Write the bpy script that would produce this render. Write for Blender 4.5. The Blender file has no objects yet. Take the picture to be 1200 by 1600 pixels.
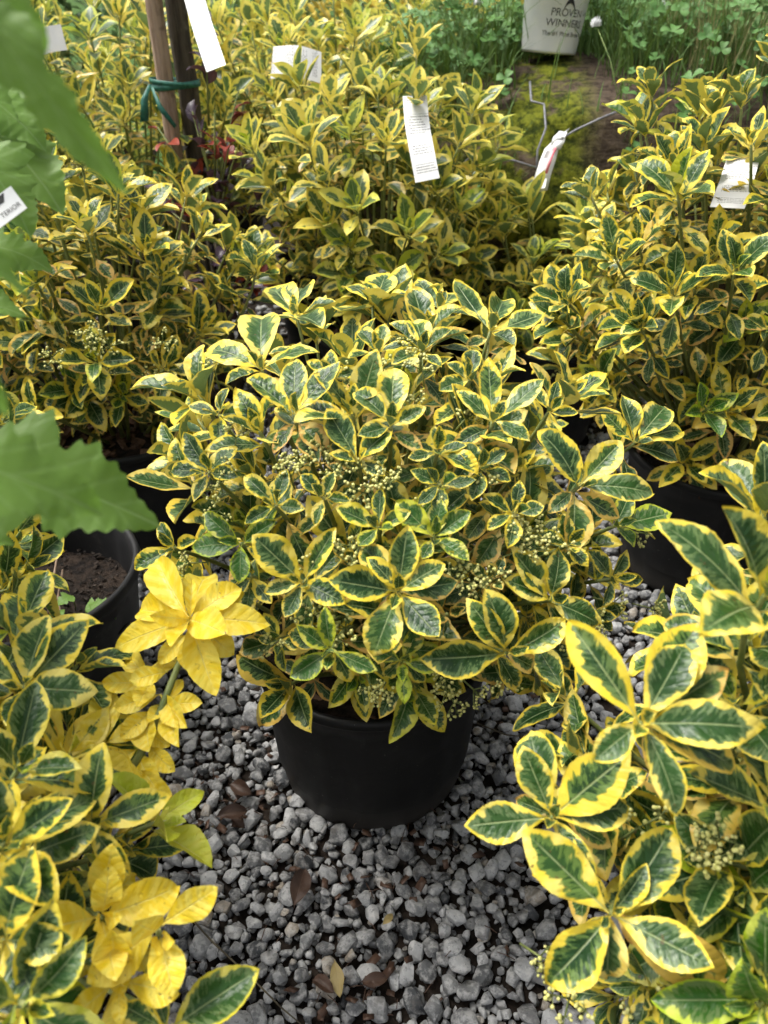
import bpy, bmesh, math, random
import numpy as np
from mathutils import Vector, Matrix, noise as mnoise

R = math.radians
random.seed(11)
rng = np.random.default_rng(11)
scene = bpy.context.scene
COL = scene.collection

# ------------------------------------------------------------------ camera
CAM_H, PITCH, FPX = 0.88, R(35), 1200.0          # focal length in pixels of a 1200x1600 frame
cd = bpy.data.cameras.new('camera')
cam = bpy.data.objects.new('camera', cd)
COL.objects.link(cam)
cam.location = (0, 0, CAM_H)
cam.rotation_euler = (math.pi / 2 - PITCH, 0, 0)
cd.sensor_fit = 'VERTICAL'
cd.sensor_height = 36
cd.sensor_width = 27
cd.lens = 36 * FPX / 1600
cd.clip_start = 0.02
cd.clip_end = 500
cd.dof.use_dof = True
cd.dof.focus_distance = 0.80
cd.dof.aperture_fstop = 8.0
scene.camera = cam

# ------------------------------------------------------------------ sky, sun, exposure
SUN_EL, SUN_AZ = 64, -75
world = bpy.data.worlds.new('World')
scene.world = world
world.use_nodes = True
wn = world.node_tree
wn.nodes.clear()
sky = wn.nodes.new('ShaderNodeTexSky')
sky.sky_type = 'NISHITA'
sky.sun_disc = False
sky.sun_elevation = R(SUN_EL)
sky.sun_rotation = R(SUN_AZ)
sky.air_density = 1.0
sky.dust_density = 6.0
sky.ozone_density = 1.0
hs = wn.nodes.new('ShaderNodeHueSaturation')
hs.inputs['Saturation'].default_value = 0.18
bg = wn.nodes.new('ShaderNodeBackground')
bg.inputs['Strength'].default_value = 0.125
wo = wn.nodes.new('ShaderNodeOutputWorld')
wn.links.new(sky.outputs[0], hs.inputs['Color'])
wn.links.new(hs.outputs[0], bg.inputs['Color'])
wn.links.new(bg.outputs[0], wo.inputs['Surface'])

sd = bpy.data.lights.new('sun', 'SUN')
sd.energy = 2.0
sd.angle = R(25)
sd.color = (1.0, 0.96, 0.89)
sun = bpy.data.objects.new('sun', sd)
COL.objects.link(sun)
az, el = R(SUN_AZ), R(SUN_EL)
to_sun = Vector((math.sin(az) * math.cos(el), math.cos(az) * math.cos(el), math.sin(el)))
sun.rotation_euler = to_sun.to_track_quat('Z', 'Y').to_euler()

vs = scene.view_settings
vs.view_transform = 'Standard'
vs.look = 'None'
vs.gamma = 1
vs.exposure = 0.95
vs.use_curve_mapping = False
cy = scene.cycles
cy.max_bounces = 5
cy.diffuse_bounces = 3
cy.glossy_bounces = 2
cy.transmission_bounces = 3
cy.transparent_max_bounces = 4
cy.caustics_reflective = False
cy.caustics_refractive = False
cy.use_denoising = True
cy.use_adaptive_sampling = True
cy.adaptive_threshold = 0.04
try:
    cy.denoiser = 'OPENIMAGEDENOISE'
except Exception:
    pass

# ------------------------------------------------------------------ geometry helpers
FWD = Vector((0, math.cos(PITCH), -math.sin(PITCH)))
UPV = Vector((0, math.sin(PITCH), math.cos(PITCH)))
RGT = Vector((1, 0, 0))
EYE = Vector((0, 0, CAM_H))


def ray(px, py):
    return FWD + RGT * ((px - 600) / FPX) + UPV * ((800 - py) / FPX)


def at(px, py, depth):
    return EYE + ray(px, py) * depth


def tag(o, label=None, cat=None, group=None, kind=None):
    if label: o['label'] = label
    if cat: o['category'] = cat
    if group: o['group'] = group
    if kind: o['kind'] = kind
    return o


def empty(name, loc, rz=0.0):
    o = bpy.data.objects.new(name, None)
    o.empty_display_size = 0.05
    o.location = loc
    o.rotation_euler = (0, 0, rz)
    COL.objects.link(o)
    return o


def link(name, me, parent=None, mat=None):
    o = bpy.data.objects.new(name, me)
    COL.objects.link(o)
    if mat is not None and not me.materials:
        me.materials.append(mat)
    if parent is not None:
        o.parent = parent
    return o


class MB:
    """collects vertices and faces for one mesh"""
    def __init__(s):
        s.v, s.f = [], []

    def add(s, verts, faces):
        n = len(s.v)
        s.v.extend([tuple(p) for p in verts])
        s.f.extend([tuple(i + n for i in q) for q in faces])

    def tube(s, pts, radii, sides=6, cap=True):
        pts = [Vector(p) for p in pts]
        if not hasattr(radii, '__len__'):
            radii = [radii] * len(pts)
        up = Vector((0.3, 0.2, 1))
        verts, faces = [], []
        nrm = None
        for i, p in enumerate(pts):
            d = (pts[min(i + 1, len(pts) - 1)] - pts[max(i - 1, 0)])
            if d.length < 1e-9: d = Vector((0, 0, 1))
            d.normalize()
            if nrm is None:
                a = Vector((1, 0, 0)) if abs(d.x) < 0.8 else Vector((0, 1, 0))
                nrm = d.cross(a).normalized()
            else:
                nrm = (nrm - d * nrm.dot(d))
                if nrm.length < 1e-6: nrm = d.orthogonal()
                nrm.normalize()
            b = d.cross(nrm)
            for k in range(sides):
                t = 2 * math.pi * k / sides
                verts.append(p + (nrm * math.cos(t) + b * math.sin(t)) * radii[i])
        for i in range(len(pts) - 1):
            for k in range(sides):
                k2 = (k + 1) % sides
                faces.append((i * sides + k, i * sides + k2, (i + 1) * sides + k2, (i + 1) * sides + k))
        if cap:
            faces.append(tuple(reversed(range(sides))))
            faces.append(tuple((len(pts) - 1) * sides + k for k in range(sides)))
        s.add(verts, faces)

    def mesh(s, name, smooth=True):
        me = bpy.data.meshes.new(name)
        me.from_pydata(s.v, [], s.f)
        if smooth:
            me.polygons.foreach_set('use_smooth', [True] * len(me.polygons))
        me.update()
        return me

    def build(s, name, mat, parent=None, smooth=True):
        return link(name, s.mesh(name, smooth), parent, mat)


# ------------------------------------------------------------------ material helpers
class NT:
    def __init__(s, name):
        s.m = bpy.data.materials.new(name)
        s.m.use_nodes = True
        s.t = s.m.node_tree
        s.t.nodes.clear()

    def n(s, typ, **kw):
        nd = s.t.nodes.new(typ)
        for k, v in kw.items():
            setattr(nd, k, v)
        return nd

    def put(s, sock, v):
        if v is None: return
        if isinstance(v, bpy.types.NodeSocket):
            s.t.links.new(v, sock)
        else:
            if isinstance(v, (tuple, list)) and len(v) == 3 and sock.type == 'RGBA':
                v = (*v, 1)
            sock.default_value = v

    def math(s, op, a, b=None, c=None, clamp=False):
        nd = s.n('ShaderNodeMath', operation=op)
        nd.use_clamp = clamp
        s.put(nd.inputs[0], a)
        s.put(nd.inputs[1], b)
        s.put(nd.inputs[2], c)
        return nd.outputs[0]

    def step(s, x, lo, hi):
        nd = s.n('ShaderNodeMapRange', interpolation_type='SMOOTHSTEP')
        s.put(nd.inputs['Value'], x)
        s.put(nd.inputs['From Min'], lo)
        s.put(nd.inputs['From Max'], hi)
        return nd.outputs[0]

    def mix(s, f, a, b, mode='MIX'):
        nd = s.n('ShaderNodeMix', data_type='RGBA', blend_type=mode)
        s.put(nd.inputs[0], f)
        s.put(nd.inputs[6], a)
        s.put(nd.inputs[7], b)
        return nd.outputs[2]

    def xyz(s, x, y, z):
        nd = s.n('ShaderNodeCombineXYZ')
        for i, v in enumerate((x, y, z)):
            s.put(nd.inputs[i], v)
        return nd.outputs[0]

    def sep(s, v):
        nd = s.n('ShaderNodeSeparateXYZ')
        s.put(nd.inputs[0], v)
        return nd.outputs

    def noise(s, vec, scale, detail=2.0, rough=0.5):
        nd = s.n('ShaderNodeTexNoise')
        s.put(nd.inputs['Vector'], vec)
        nd.inputs['Scale'].default_value = scale
        nd.inputs['Detail'].default_value = detail
        nd.inputs['Roughness'].default_value = rough
        return nd.outputs[0]

    def bump(s, h, strength, dist, normal=None):
        nd = s.n('ShaderNodeBump')
        nd.inputs['Strength'].default_value = strength
        nd.inputs['Distance'].default_value = dist
        s.put(nd.inputs['Height'], h)
        if normal is not None: s.put(nd.inputs['Normal'], normal)
        return nd.outputs[0]

    def pbsdf(s, color, rough, normal=None, spec=0.5, metallic=0.0):
        b = s.n('ShaderNodeBsdfPrincipled')
        s.put(b.inputs['Base Color'], color)
        s.put(b.inputs['Roughness'], rough)
        b.inputs['Specular IOR Level'].default_value = spec
        b.inputs['Metallic'].default_value = metallic
        if normal is not None: s.put(b.inputs['Normal'], normal)
        return b.outputs[0]

    def out(s, shader):
        o = s.n('ShaderNodeOutputMaterial')
        s.t.links.new(shader, o.inputs['Surface'])
        return s.m

    def tex(s, which='Object'):
        return s.n('ShaderNodeTexCoord').outputs[which]

    def lv(s):
        """per-leaf values: object colour of single leaves plus the attribute of joined ones"""
        a = s.n('ShaderNodeAttribute', attribute_name='lv')
        o = s.n('ShaderNodeObjectInfo')
        ad = s.n('ShaderNodeVectorMath', operation='ADD')
        s.put(ad.inputs[0], a.outputs['Color'])
        s.put(ad.inputs[1], o.outputs['Color'])
        return s.sep(ad.outputs[0])


def leaf_front_back(nt, col, back, rough, nrm, trans=0.22, spec=0.5, tcol=None):
    geo = nt.n('ShaderNodeNewGeometry')
    bf = geo.outputs['Backfacing']
    c = nt.mix(bf, col, back)
    r = nt.math('ADD', rough, nt.math('MULTIPLY', bf, 0.25))
    p = nt.pbsdf(c, r, nrm, spec)
    t = nt.n('ShaderNodeBsdfTranslucent')
    nt.put(t.inputs['Color'], tcol if tcol is not None else c)
    mx = nt.n('ShaderNodeMixShader')
    mx.inputs[0].default_value = trans
    nt.t.links.new(p, mx.inputs[1])
    nt.t.links.new(t.outputs[0], mx.inputs[2])
    return nt.out(mx.outputs[0])


def mat_variegated(name='variegated_leaf', fine=True):
    nt = NT(name)
    L = nt.lv()
    seed, yel, age = L[0], L[1], L[2]
    uv = nt.sep(nt.n('ShaderNodeUVMap').outputs[0])
    u, v = uv[0], uv[1]
    av = nt.math('ABSOLUTE', nt.math('SUBTRACT', v, 0.5))
    e = nt.n('ShaderNodeAttribute', attribute_name='edge').outputs['Fac']
    s1 = nt.math('MULTIPLY', seed, 57.0)
    s2 = nt.math('FRACT', nt.math('MULTIPLY', seed, 7.31))
    s3 = nt.math('FRACT', nt.math('MULTIPLY', seed, 13.77))
    # brush strokes that follow the side veins
    q = nt.xyz(nt.math('MULTIPLY', nt.math('SUBTRACT', u, nt.math('MULTIPLY', av, 0.7)), 13.0),
               nt.math('MULTIPLY', v, 5.0), s1)
    n1 = nt.noise(q, 1.0, 2.0, 0.6)
    n2 = nt.noise(nt.xyz(u, v, s1), 5.0, 1.0)
    mrg = nt.math('ADD', nt.math('MULTIPLY', nt.math('SUBTRACT', n1, 0.5), 0.17),
                  nt.math('MULTIPLY', nt.math('SUBTRACT', n2, 0.5), 0.25))
    mrg = nt.math('ADD', mrg, nt.math('ADD', 0.030 if fine else 0.040, nt.math('MULTIPLY', nt.math('POWER', s2, 2.0), 0.050 if fine else 0.07)))
    mrg = nt.math('MAXIMUM', mrg, 0.017 if fine else 0.022)
    mrg = nt.math('ADD', mrg, nt.math('MULTIPLY', yel, 0.42))
    d = nt.math('SUBTRACT', e, mrg)
    green = nt.step(d, -0.010, 0.016)
    inner = nt.step(nt.math('ADD', d, nt.math('MULTIPLY', nt.math('SUBTRACT', nt.noise(q, 1.9, 3.0, 0.7), 0.50), 0.55)), 0.02 if fine else 0.03, 0.10 if fine else 0.12)
    dark = nt.mix(s3, (0.012, 0.042, 0.010), (0.028, 0.080, 0.013))
    dark = nt.mix(nt.step(age, 0.35, 0.0), dark, (0.035, 0.120, 0.012))
    mid = nt.mix(s2, (0.12, 0.18, 0.075), (0.12, 0.20, 0.040))
    gcol = nt.mix(inner, mid, dark if fine else nt.mix(0.35, dark, mid))  # far copy: sky sheen put into the colour as lighter greens
    ycol = nt.mix(nt.step(age, 0.0, 0.42), (0.36, 0.47, 0.022), (0.77, 0.600, 0.050) if fine else (0.82, 0.68, 0.10))  # far margins painted paler to brighten the back rows
    ycol = nt.mix(nt.step(age, 0.55, 1.0), ycol, (0.68, 0.41, 0.11))
    ycol = nt.mix(nt.math('MULTIPLY', nt.step(n2, 0.42, 0.65), nt.math('MULTIPLY', s3, 0.6)), ycol, (0.84, 0.76, 0.27))
    ycol = nt.mix(nt.step(yel, 0.4, 0.9), ycol, nt.mix(nt.step(nt.noise(q, 0.7, 3), 0.35, 0.65), (0.86, 0.63, 0.028), (0.93, 0.77, 0.13)))
    col = nt.mix(green, ycol, gcol)
    # pale midrib
    rib = nt.math('MULTIPLY', nt.step(av, 0.013, 0.004), nt.step(u, 0.97, 0.7))
    col = nt.mix(nt.math('MULTIPLY', rib, 0.6), col, nt.mix(yel, (0.34, 0.42, 0.19), (0.9, 0.78, 0.25)))
    # yellow leaves: faint green flecks, browned rims
    yl = nt.step(yel, 0.4, 0.9)
    col = nt.mix(nt.math('MULTIPLY', nt.math('MULTIPLY', yl, 0.3), nt.step(n1, 0.56, 0.72)), col, (0.55, 0.56, 0.06))
    rim = nt.math('MULTIPLY', nt.step(nt.math('ADD', e, nt.math('MULTIPLY', n2, 0.06)), 0.042, 0.022), nt.step(s2, 0.35, 0.9))
    col = nt.mix(nt.math('MULTIPLY', rim, 0.45), col, (0.40, 0.22, 0.06))
    # brown flecks on old leaves
    fl = nt.math('MULTIPLY', nt.step(nt.noise(nt.xyz(u, v, nt.math('ADD', s1, 9.0)), 13.0, 2.0), 0.68, 0.72), nt.step(s3, 0.45, 0.8))
    col = nt.mix(nt.math('MULTIPLY', fl, 0.75), col, (0.13, 0.06, 0.02))
    back = nt.mix(green, nt.mix(0.35, ycol, (0.55, 0.56, 0.18)), (0.135, 0.205, 0.070))
    back = nt.mix(nt.step(yel, 0.4, 0.9), back, (0.86, 0.72, 0.12))
    # veins, faint blistering, rain drops
    ph = nt.math('SUBTRACT', nt.math('MULTIPLY', u, 52.0), nt.math('MULTIPLY', av, 48.0))
    vein = nt.math('MULTIPLY', nt.math('POWER', nt.math('ABSOLUTE', nt.math('SINE', nt.math('MULTIPLY', ph, 0.5))), 6.0), -0.25)
    h = nt.math('ADD', vein, nt.math('MULTIPLY', rib, -0.8))
    h = nt.math('ADD', h, nt.math('MULTIPLY', nt.noise(nt.xyz(u, v, s1), 26.0, 2.0), 0.55))
    h = nt.math('ADD', h, nt.math('MULTIPLY', nt.noise(nt.xyz(u, v, s1), 9.0, 1.0), 1.1))
    nrm = nt.bump(h, 0.6, 0.0013)
    rough = nt.math('ADD', 0.34, nt.math('MULTIPLY', nt.math('SUBTRACT', n2, 0.5), 0.2))
    if not fine:
        return leaf_front_back(nt, col, back, rough, nt.bump(h, 0.4, 0.0011) if False else None, 0.34, 0.5)
    vo = nt.n('ShaderNodeTexVoronoi')
    nt.put(vo.inputs['Vector'], nt.xyz(u, v, s1))
    vo.inputs['Scale'].default_value = 24.0
    rnd = nt.sep(vo.outputs['Color'])
    rad = nt.math('MULTIPLY', nt.step(rnd[0], 0.62, 1.0), 0.30)
    drop = nt.step(nt.math('SUBTRACT', rad, vo.outputs['Distance']), 0.0, 0.09)
    nrm = nt.bump(drop, 0.7, 0.0011, nrm)
    rough = nt.math('SUBTRACT', rough, nt.math('MULTIPLY', drop, 0.24))
    return leaf_front_back(nt, col, back, rough, nrm, 0.20, 0.36)


def mat_plain_leaf(name, c1, c2, back, rough=0.45, trans=0.3, vein=0.3, veincol=None):
    nt = NT(name)
    L = nt.lv()
    uv = nt.sep(nt.n('ShaderNodeUVMap').outputs[0])
    u, v = uv[0], uv[1]
    av = nt.math('ABSOLUTE', nt.math('SUBTRACT', v, 0.5))
    s1 = nt.math('MULTIPLY', L[0], 41.0)
    n = nt.noise(nt.xyz(u, v, s1), 5.0, 3.0)
    f = nt.math('ADD', nt.math('MULTIPLY', L[0], 0.6), nt.math('MULTIPLY', n, 0.4))
    col = nt.mix(f, c1, c2)
    ph = nt.math('SUBTRACT', nt.math('MULTIPLY', u, 30.0), nt.math('MULTIPLY', av, 34.0))
    vn = nt.math('POWER', nt.math('ABSOLUTE', nt.math('SINE', nt.math('MULTIPLY', ph, 0.5))), 22.0)
    rib = nt.step(av, 0.012, 0.003)
    ve = nt.math('MAXIMUM', nt.math('MULTIPLY', vn, 0.35), rib)
    col = nt.mix(nt.math('MULTIPLY', ve, vein), col, veincol or back)
    h = nt.math('ADD', nt.math('MULTIPLY', ve, -0.6), nt.math('MULTIPLY', nt.noise(nt.xyz(u, v, s1), 22.0, 2.0), 0.5))
    return leaf_front_back(nt, col, back, rough, nt.bump(h, 0.5, 0.0012), trans)


def mat_simple(name, c1, c2, scale, rough=0.7, bump=0.4, dist=0.002, detail=4.0, spec=0.4, which='Object', lo=0.35, hi=0.65):
    nt = NT(name)
    p = nt.tex(which)
    n = nt.noise(p, scale, detail, 0.6)
    col = nt.mix(nt.step(n, lo, hi), c1, c2)
    n2 = nt.noise(p, scale * 3.3, detail, 0.65)
    return nt.out(nt.pbsdf(col, rough, nt.bump(n2, bump, dist), spec))


def mat_stone():
    nt = NT('gravel_stone')
    L = nt.lv()
    p = nt.n('ShaderNodeNewGeometry').outputs['Position']
    at_ = nt.n('ShaderNodeVectorMath', operation='ADD')
    nt.put(at_.inputs[0], p)
    nt.put(at_.inputs[1], nt.xyz(nt.math('MULTIPLY', L[0], 3.1), nt.math('MULTIPLY', L[0], 7.7), 0.0))
    P = at_.outputs[0]
    s2 = nt.math('FRACT', nt.math('MULTIPLY', L[0], 17.3))
    base = nt.mix(nt.step(L[0], 0.0, 0.75), (0.095, 0.097, 0.10), (0.35, 0.352, 0.352))
    base = nt.mix(nt.step(s2, 0.93, 0.95), base, (0.30, 0.26, 0.21))
    base = nt.mix(nt.step(s2, 0.13, 0.09), base, (0.045, 0.048, 0.052))
    n = nt.noise(P, 95.0, 5.0, 0.65)
    col = nt.mix(nt.math('MULTIPLY', nt.step(n, 0.42, 0.62), 0.75), base, nt.mix(0.55, base, (0.62, 0.61, 0.59)))
    n2 = nt.noise(P, 210.0, 4.0, 0.7)
    col = nt.mix(nt.math('MULTIPLY', nt.step(n2, 0.52, 0.66), 0.6), col, (0.075, 0.077, 0.08))
    n3 = nt.noise(P, 38.0, 3.0, 0.6)
    col = nt.mix(nt.math('MULTIPLY', nt.step(n3, 0.56, 0.72), 0.6), col, (0.11, 0.10, 0.09))
    nr = nt.bump(n, 0.6, 0.0022)
    nr = nt.bump(n2, 0.4, 0.0008, nr)
    return nt.out(nt.pbsdf(col, 0.72, nr, 0.35))


def mat_pot(name='black_pot_plastic', k=1.0):
    nt = NT(name)
    p = nt.tex('Object')
    x = nt.sep(p)
    n = nt.noise(p, 9.0, 5.0, 0.65)
    st = nt.noise(nt.xyz(nt.math('MULTIPLY', x[0], 60.0), nt.math('MULTIPLY', x[1], 60.0), nt.math('MULTIPLY', x[2], 5.0)), 1.0, 4.0, 0.7)
    dust = nt.math('MULTIPLY', nt.step(nt.noise(p, 24.0, 6.0, 0.75), 0.48, 0.76), 0.42)
    sp = nt.step(nt.noise(p, 260.0, 2.0, 0.5), 0.735, 0.77)
    low = nt.math('MULTIPLY', nt.step(nt.math('ADD', x[2], nt.math('MULTIPLY', n, 0.05)), 0.10, 0.02), 0.5)
    col = nt.mix(dust, (0.0048 * k, 0.0048 * k, 0.0052 * k), (0.032 * k, 0.030 * k, 0.028 * k))
    col = nt.mix(low, col, (0.06, 0.053, 0.045))
    col = nt.mix(nt.math('MULTIPLY', sp, 0.6), col, (0.16, 0.15, 0.13))
    col = nt.mix(nt.math('MULTIPLY', nt.step(st, 0.62, 0.72), 0.3), col, (0.05, 0.05, 0.05))
    rough = nt.math('ADD', 0.42, nt.math('MULTIPLY', n, 0.25))
    nr = nt.bump(nt.math('ADD', st, nt.math('MULTIPLY', n, 0.5)), 0.22, 0.0012)
    return nt.out(nt.pbsdf(col, rough, nr, 0.36))


def mat_tag():
    nt = NT('printed_tag')
    uv = nt.sep(nt.n('ShaderNodeUVMap').outputs[0])
    u, v = uv[0], uv[1]          # u across, v down the length, both 0..1
    rows = nt.math('MULTIPLY', v, 34.0)
    line = nt.step(nt.math('ABSOLUTE', nt.math('SUBTRACT', nt.math('FRACT', rows), 0.5)), 0.24, 0.18)
    row = nt.math('FLOOR', rows)
    words = nt.step(nt.noise(nt.xyz(nt.math('MULTIPLY', u, 26.0), row, 0.0), 1.0, 1.0), 0.44, 0.52)
    ln = nt.noise(nt.xyz(0.3, nt.math('MULTIPLY', row, 3.7), 2.0), 1.0, 0.0)
    inside = nt.math('MULTIPLY', nt.step(u, 0.13, 0.15), nt.step(nt.math('SUBTRACT', u, nt.math('MULTIPLY', ln, 1.1)), 0.36, 0.34))
    block = nt.step(nt.noise(nt.xyz(0.0, nt.math('MULTIPLY', nt.math('FLOOR', nt.math('MULTIPLY', v, 9.0)), 5.1), 4.0), 1.0, 0.0), 0.46, 0.5)
    f = nt.math('MULTIPLY', nt.math('MULTIPLY', line, words), nt.math('MULTIPLY', inside, block))
    col = nt.mix(nt.math('MULTIPLY', f, 0.9), (0.72, 0.72, 0.71), (0.06, 0.06, 0.06))
    p = nt.pbsdf(col, 0.4, nt.bump(nt.noise(nt.tex('Object'), 60.0, 2.0), 0.15, 0.001), 0.4)
    return nt.out(p)


M = {}
M['leaf'] = mat_variegated()
M['leaf_far_lit'] = mat_variegated('variegated_leaf_far_lit', False)
M['hib'] = mat_plain_leaf('hibiscus_leaf', (0.15, 0.285, 0.042), (0.20, 0.35, 0.065), (0.19, 0.31, 0.10), 0.5, 0.5, 0.8, (0.27, 0.42, 0.14))
M['green'] = mat_plain_leaf('plain_green_leaf', (0.030, 0.085, 0.018), (0.075, 0.165, 0.030), (0.10, 0.16, 0.06), 0.5, 0.3)
M['pale'] = mat_plain_leaf('pale_green_leaf', (0.16, 0.26, 0.06), (0.34, 0.42, 0.13), (0.24, 0.30, 0.12), 0.55, 0.35)
M['gold'] = mat_plain_leaf('golden_leaf', (0.48, 0.36, 0.03), (0.74, 0.55, 0.06), (0.55, 0.45, 0.08), 0.5, 0.35)
M['red'] = mat_plain_leaf('red_leaf', (0.20, 0.022, 0.014), (0.36, 0.055, 0.022), (0.22, 0.05, 0.04), 0.42, 0.25)
M['purple'] = mat_plain_leaf('purple_leaf', (0.022, 0.014, 0.022), (0.07, 0.04, 0.062), (0.12, 0.06, 0.08), 0.32, 0.12)
M['clover'] = mat_plain_leaf('clover_leaf', (0.065, 0.18, 0.035), (0.13, 0.27, 0.06), (0.13, 0.22, 0.08), 0.55, 0.3)
M['stem'] = mat_simple('green_stem', (0.13, 0.17, 0.045), (0.22, 0.24, 0.08), 60.0, 0.55, 0.3, 0.0006)
M['wood'] = mat_simple('woody_stem', (0.055, 0.045, 0.03), (0.11, 0.09, 0.055), 70.0, 0.8, 0.5, 0.001)
M['bud'] = mat_simple('flower_bud', (0.52, 0.52, 0.15), (0.66, 0.62, 0.25), 240.0, 0.45, 0.1, 0.0003)
M['pot'] = mat_pot()
M['pot_worn'] = mat_pot('faded_pot_plastic', 2.6)
M['soil'] = mat_simple('potting_soil', (0.008, 0.006, 0.005), (0.035, 0.024, 0.017), 70.0, 0.9, 1.0, 0.006, 6.0, 0.2)
M['soil_crumb'] = mat_simple('soil_crumb', (0.006, 0.005, 0.004), (0.045, 0.034, 0.027), 45.0, 0.9, 0.6, 0.002, 5.0, 0.2)
M['bark'] = mat_simple('bark_chip', (0.06, 0.034, 0.022), (0.17, 0.10, 0.065), 60.0, 0.85, 0.8, 0.002, 5.0, 0.2)
M['ground'] = mat_simple('ground_soil', (0.010, 0.008, 0.006), (0.040, 0.029, 0.022), 22.0, 0.9, 1.0, 0.006, 8.0, 0.2)
M['stone'] = mat_stone()
M['deadleaf'] = mat_plain_leaf('dead_leaf', (0.040, 0.022, 0.015), (0.10, 0.053, 0.032), (0.11, 0.065, 0.045), 0.5, 0.1)
M['strawleaf'] = mat_plain_leaf('straw_leaf', (0.36, 0.27, 0.10), (0.46, 0.36, 0.15), (0.40, 0.30, 0.15), 0.55, 0.2)
M['tag'] = mat_tag()
M['white'] = mat_simple('white_plastic', (0.74, 0.75, 0.76), (0.82, 0.82, 0.82), 14.0, 0.45, 0.1, 0.001)
M['black'] = mat_simple('black_print', (0.012, 0.012, 0.012), (0.02, 0.02, 0.02), 30.0, 0.6, 0.05, 0.0005)
M['pink'] = mat_simple('pink_print', (0.65, 0.16, 0.20), (0.70, 0.22, 0.25), 30.0, 0.5, 0.05, 0.0005)
M['tie'] = mat_simple('green_tape', (0.012, 0.085, 0.062), (0.03, 0.15, 0.11), 120.0, 0.5, 0.4, 0.001)
M['wire'] = mat_simple('grey_wire', (0.14, 0.14, 0.16), (0.22, 0.22, 0.24), 90.0, 0.45, 0.3, 0.0006)
M['grass'] = mat_plain_leaf('grass_blade', (0.07, 0.15, 0.025), (0.17, 0.26, 0.055), (0.10, 0.18, 0.04), 0.5, 0.3, 0.1)
M['drygrass'] = mat_plain_leaf('dry_grass', (0.30, 0.27, 0.11), (0.46, 0.40, 0.20), (0.38, 0.34, 0.16), 0.6, 0.25, 0.1)
M['lawn'] = mat_simple('lawn_turf', (0.03, 0.07, 0.014), (0.07, 0.13, 0.03), 7.0, 0.9, 0.8, 0.02, 8.0, 0.1)
M['stalk'] = mat_simple('weed_stalk', (0.10, 0.17, 0.04), (0.2, 0.25, 0.08), 80.0, 0.6, 0.2, 0.0006)


def mat_bark(name, c1, c2, c3):
    nt = NT(name)
    x = nt.sep(nt.tex('Object'))
    q = nt.xyz(nt.math('MULTIPLY', x[0], 90.0), nt.math('MULTIPLY', x[1], 90.0), nt.math('MULTIPLY', x[2], 9.0))
    n = nt.noise(q, 1.0, 5.0, 0.65)
    col = nt.mix(nt.step(n, 0.35, 0.65), c1, c2)
    col = nt.mix(nt.math('MULTIPLY', nt.step(nt.noise(nt.tex('Object'), 30.0, 4.0), 0.58, 0.7), 0.7), col, c3)
    return nt.out(nt.pbsdf(col, 0.85, nt.bump(n, 0.8, 0.003), 0.25))


M['trunk'] = mat_bark('dark_trunk_bark', (0.030, 0.025, 0.018), (0.085, 0.070, 0.050), (0.12, 0.11, 0.08))
M['stake'] = mat_bark('weathered_stake_wood', (0.19, 0.13, 0.09), (0.36, 0.265, 0.195), (0.12, 0.085, 0.06))


def mat_rootball():
    nt = NT('burlap_and_moss')
    p = nt.tex('Object')
    x = nt.sep(p)
    n = nt.noise(p, 7.0, 6.0, 0.65)
    n2 = nt.noise(p, 45.0, 6.0, 0.7)
    soil = nt.mix(nt.step(n2, 0.35, 0.65), (0.035, 0.024, 0.017), (0.105, 0.078, 0.055))
    weave = nt.noise(nt.xyz(nt.math('MULTIPLY', x[0], 40.0), nt.math('MULTIPLY', x[1], 40.0), nt.math('MULTIPLY', x[2], 260.0)), 1.0, 2.0)
    soil = nt.mix(nt.math('MULTIPLY', nt.step(weave, 0.45, 0.6), 0.35), soil, (0.13, 0.10, 0.075))
    moss = nt.mix(nt.step(n2, 0.38, 0.62), (0.022, 0.034, 0.004), (0.16, 0.175, 0.016))
    f = nt.step(n, 0.40, 0.48)
    right = nt.step(nt.math('ADD', x[0], nt.math('MULTIPLY', n, 0.10)), 0.02, -0.06)
    col = nt.mix(nt.math('MULTIPLY', f, right), soil, moss)
    return nt.out(nt.pbsdf(col, 0.95, nt.bump(nt.math('ADD', n2, nt.math('MULTIPLY', n, 0.6)), 1.0, 0.012), 0.15))


M['rootball'] = mat_rootball()

# ------------------------------------------------------------------ leaf meshes (unit length along x, upper face +z)
def leaf_width(u, wmax, peak, tipp=0.85):
    """half width of an obovate-elliptic leaf on a short petiole"""
    pet = 0.06
    if u < pet:
        return 0.014
    t = (u - pet) / (1 - pet)
    k = math.log(0.5) / math.log(peak)
    w = math.sin(math.pi * t ** k)
    return 0.014 * (1 - t) + wmax * max(w, 0) ** tipp


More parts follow.
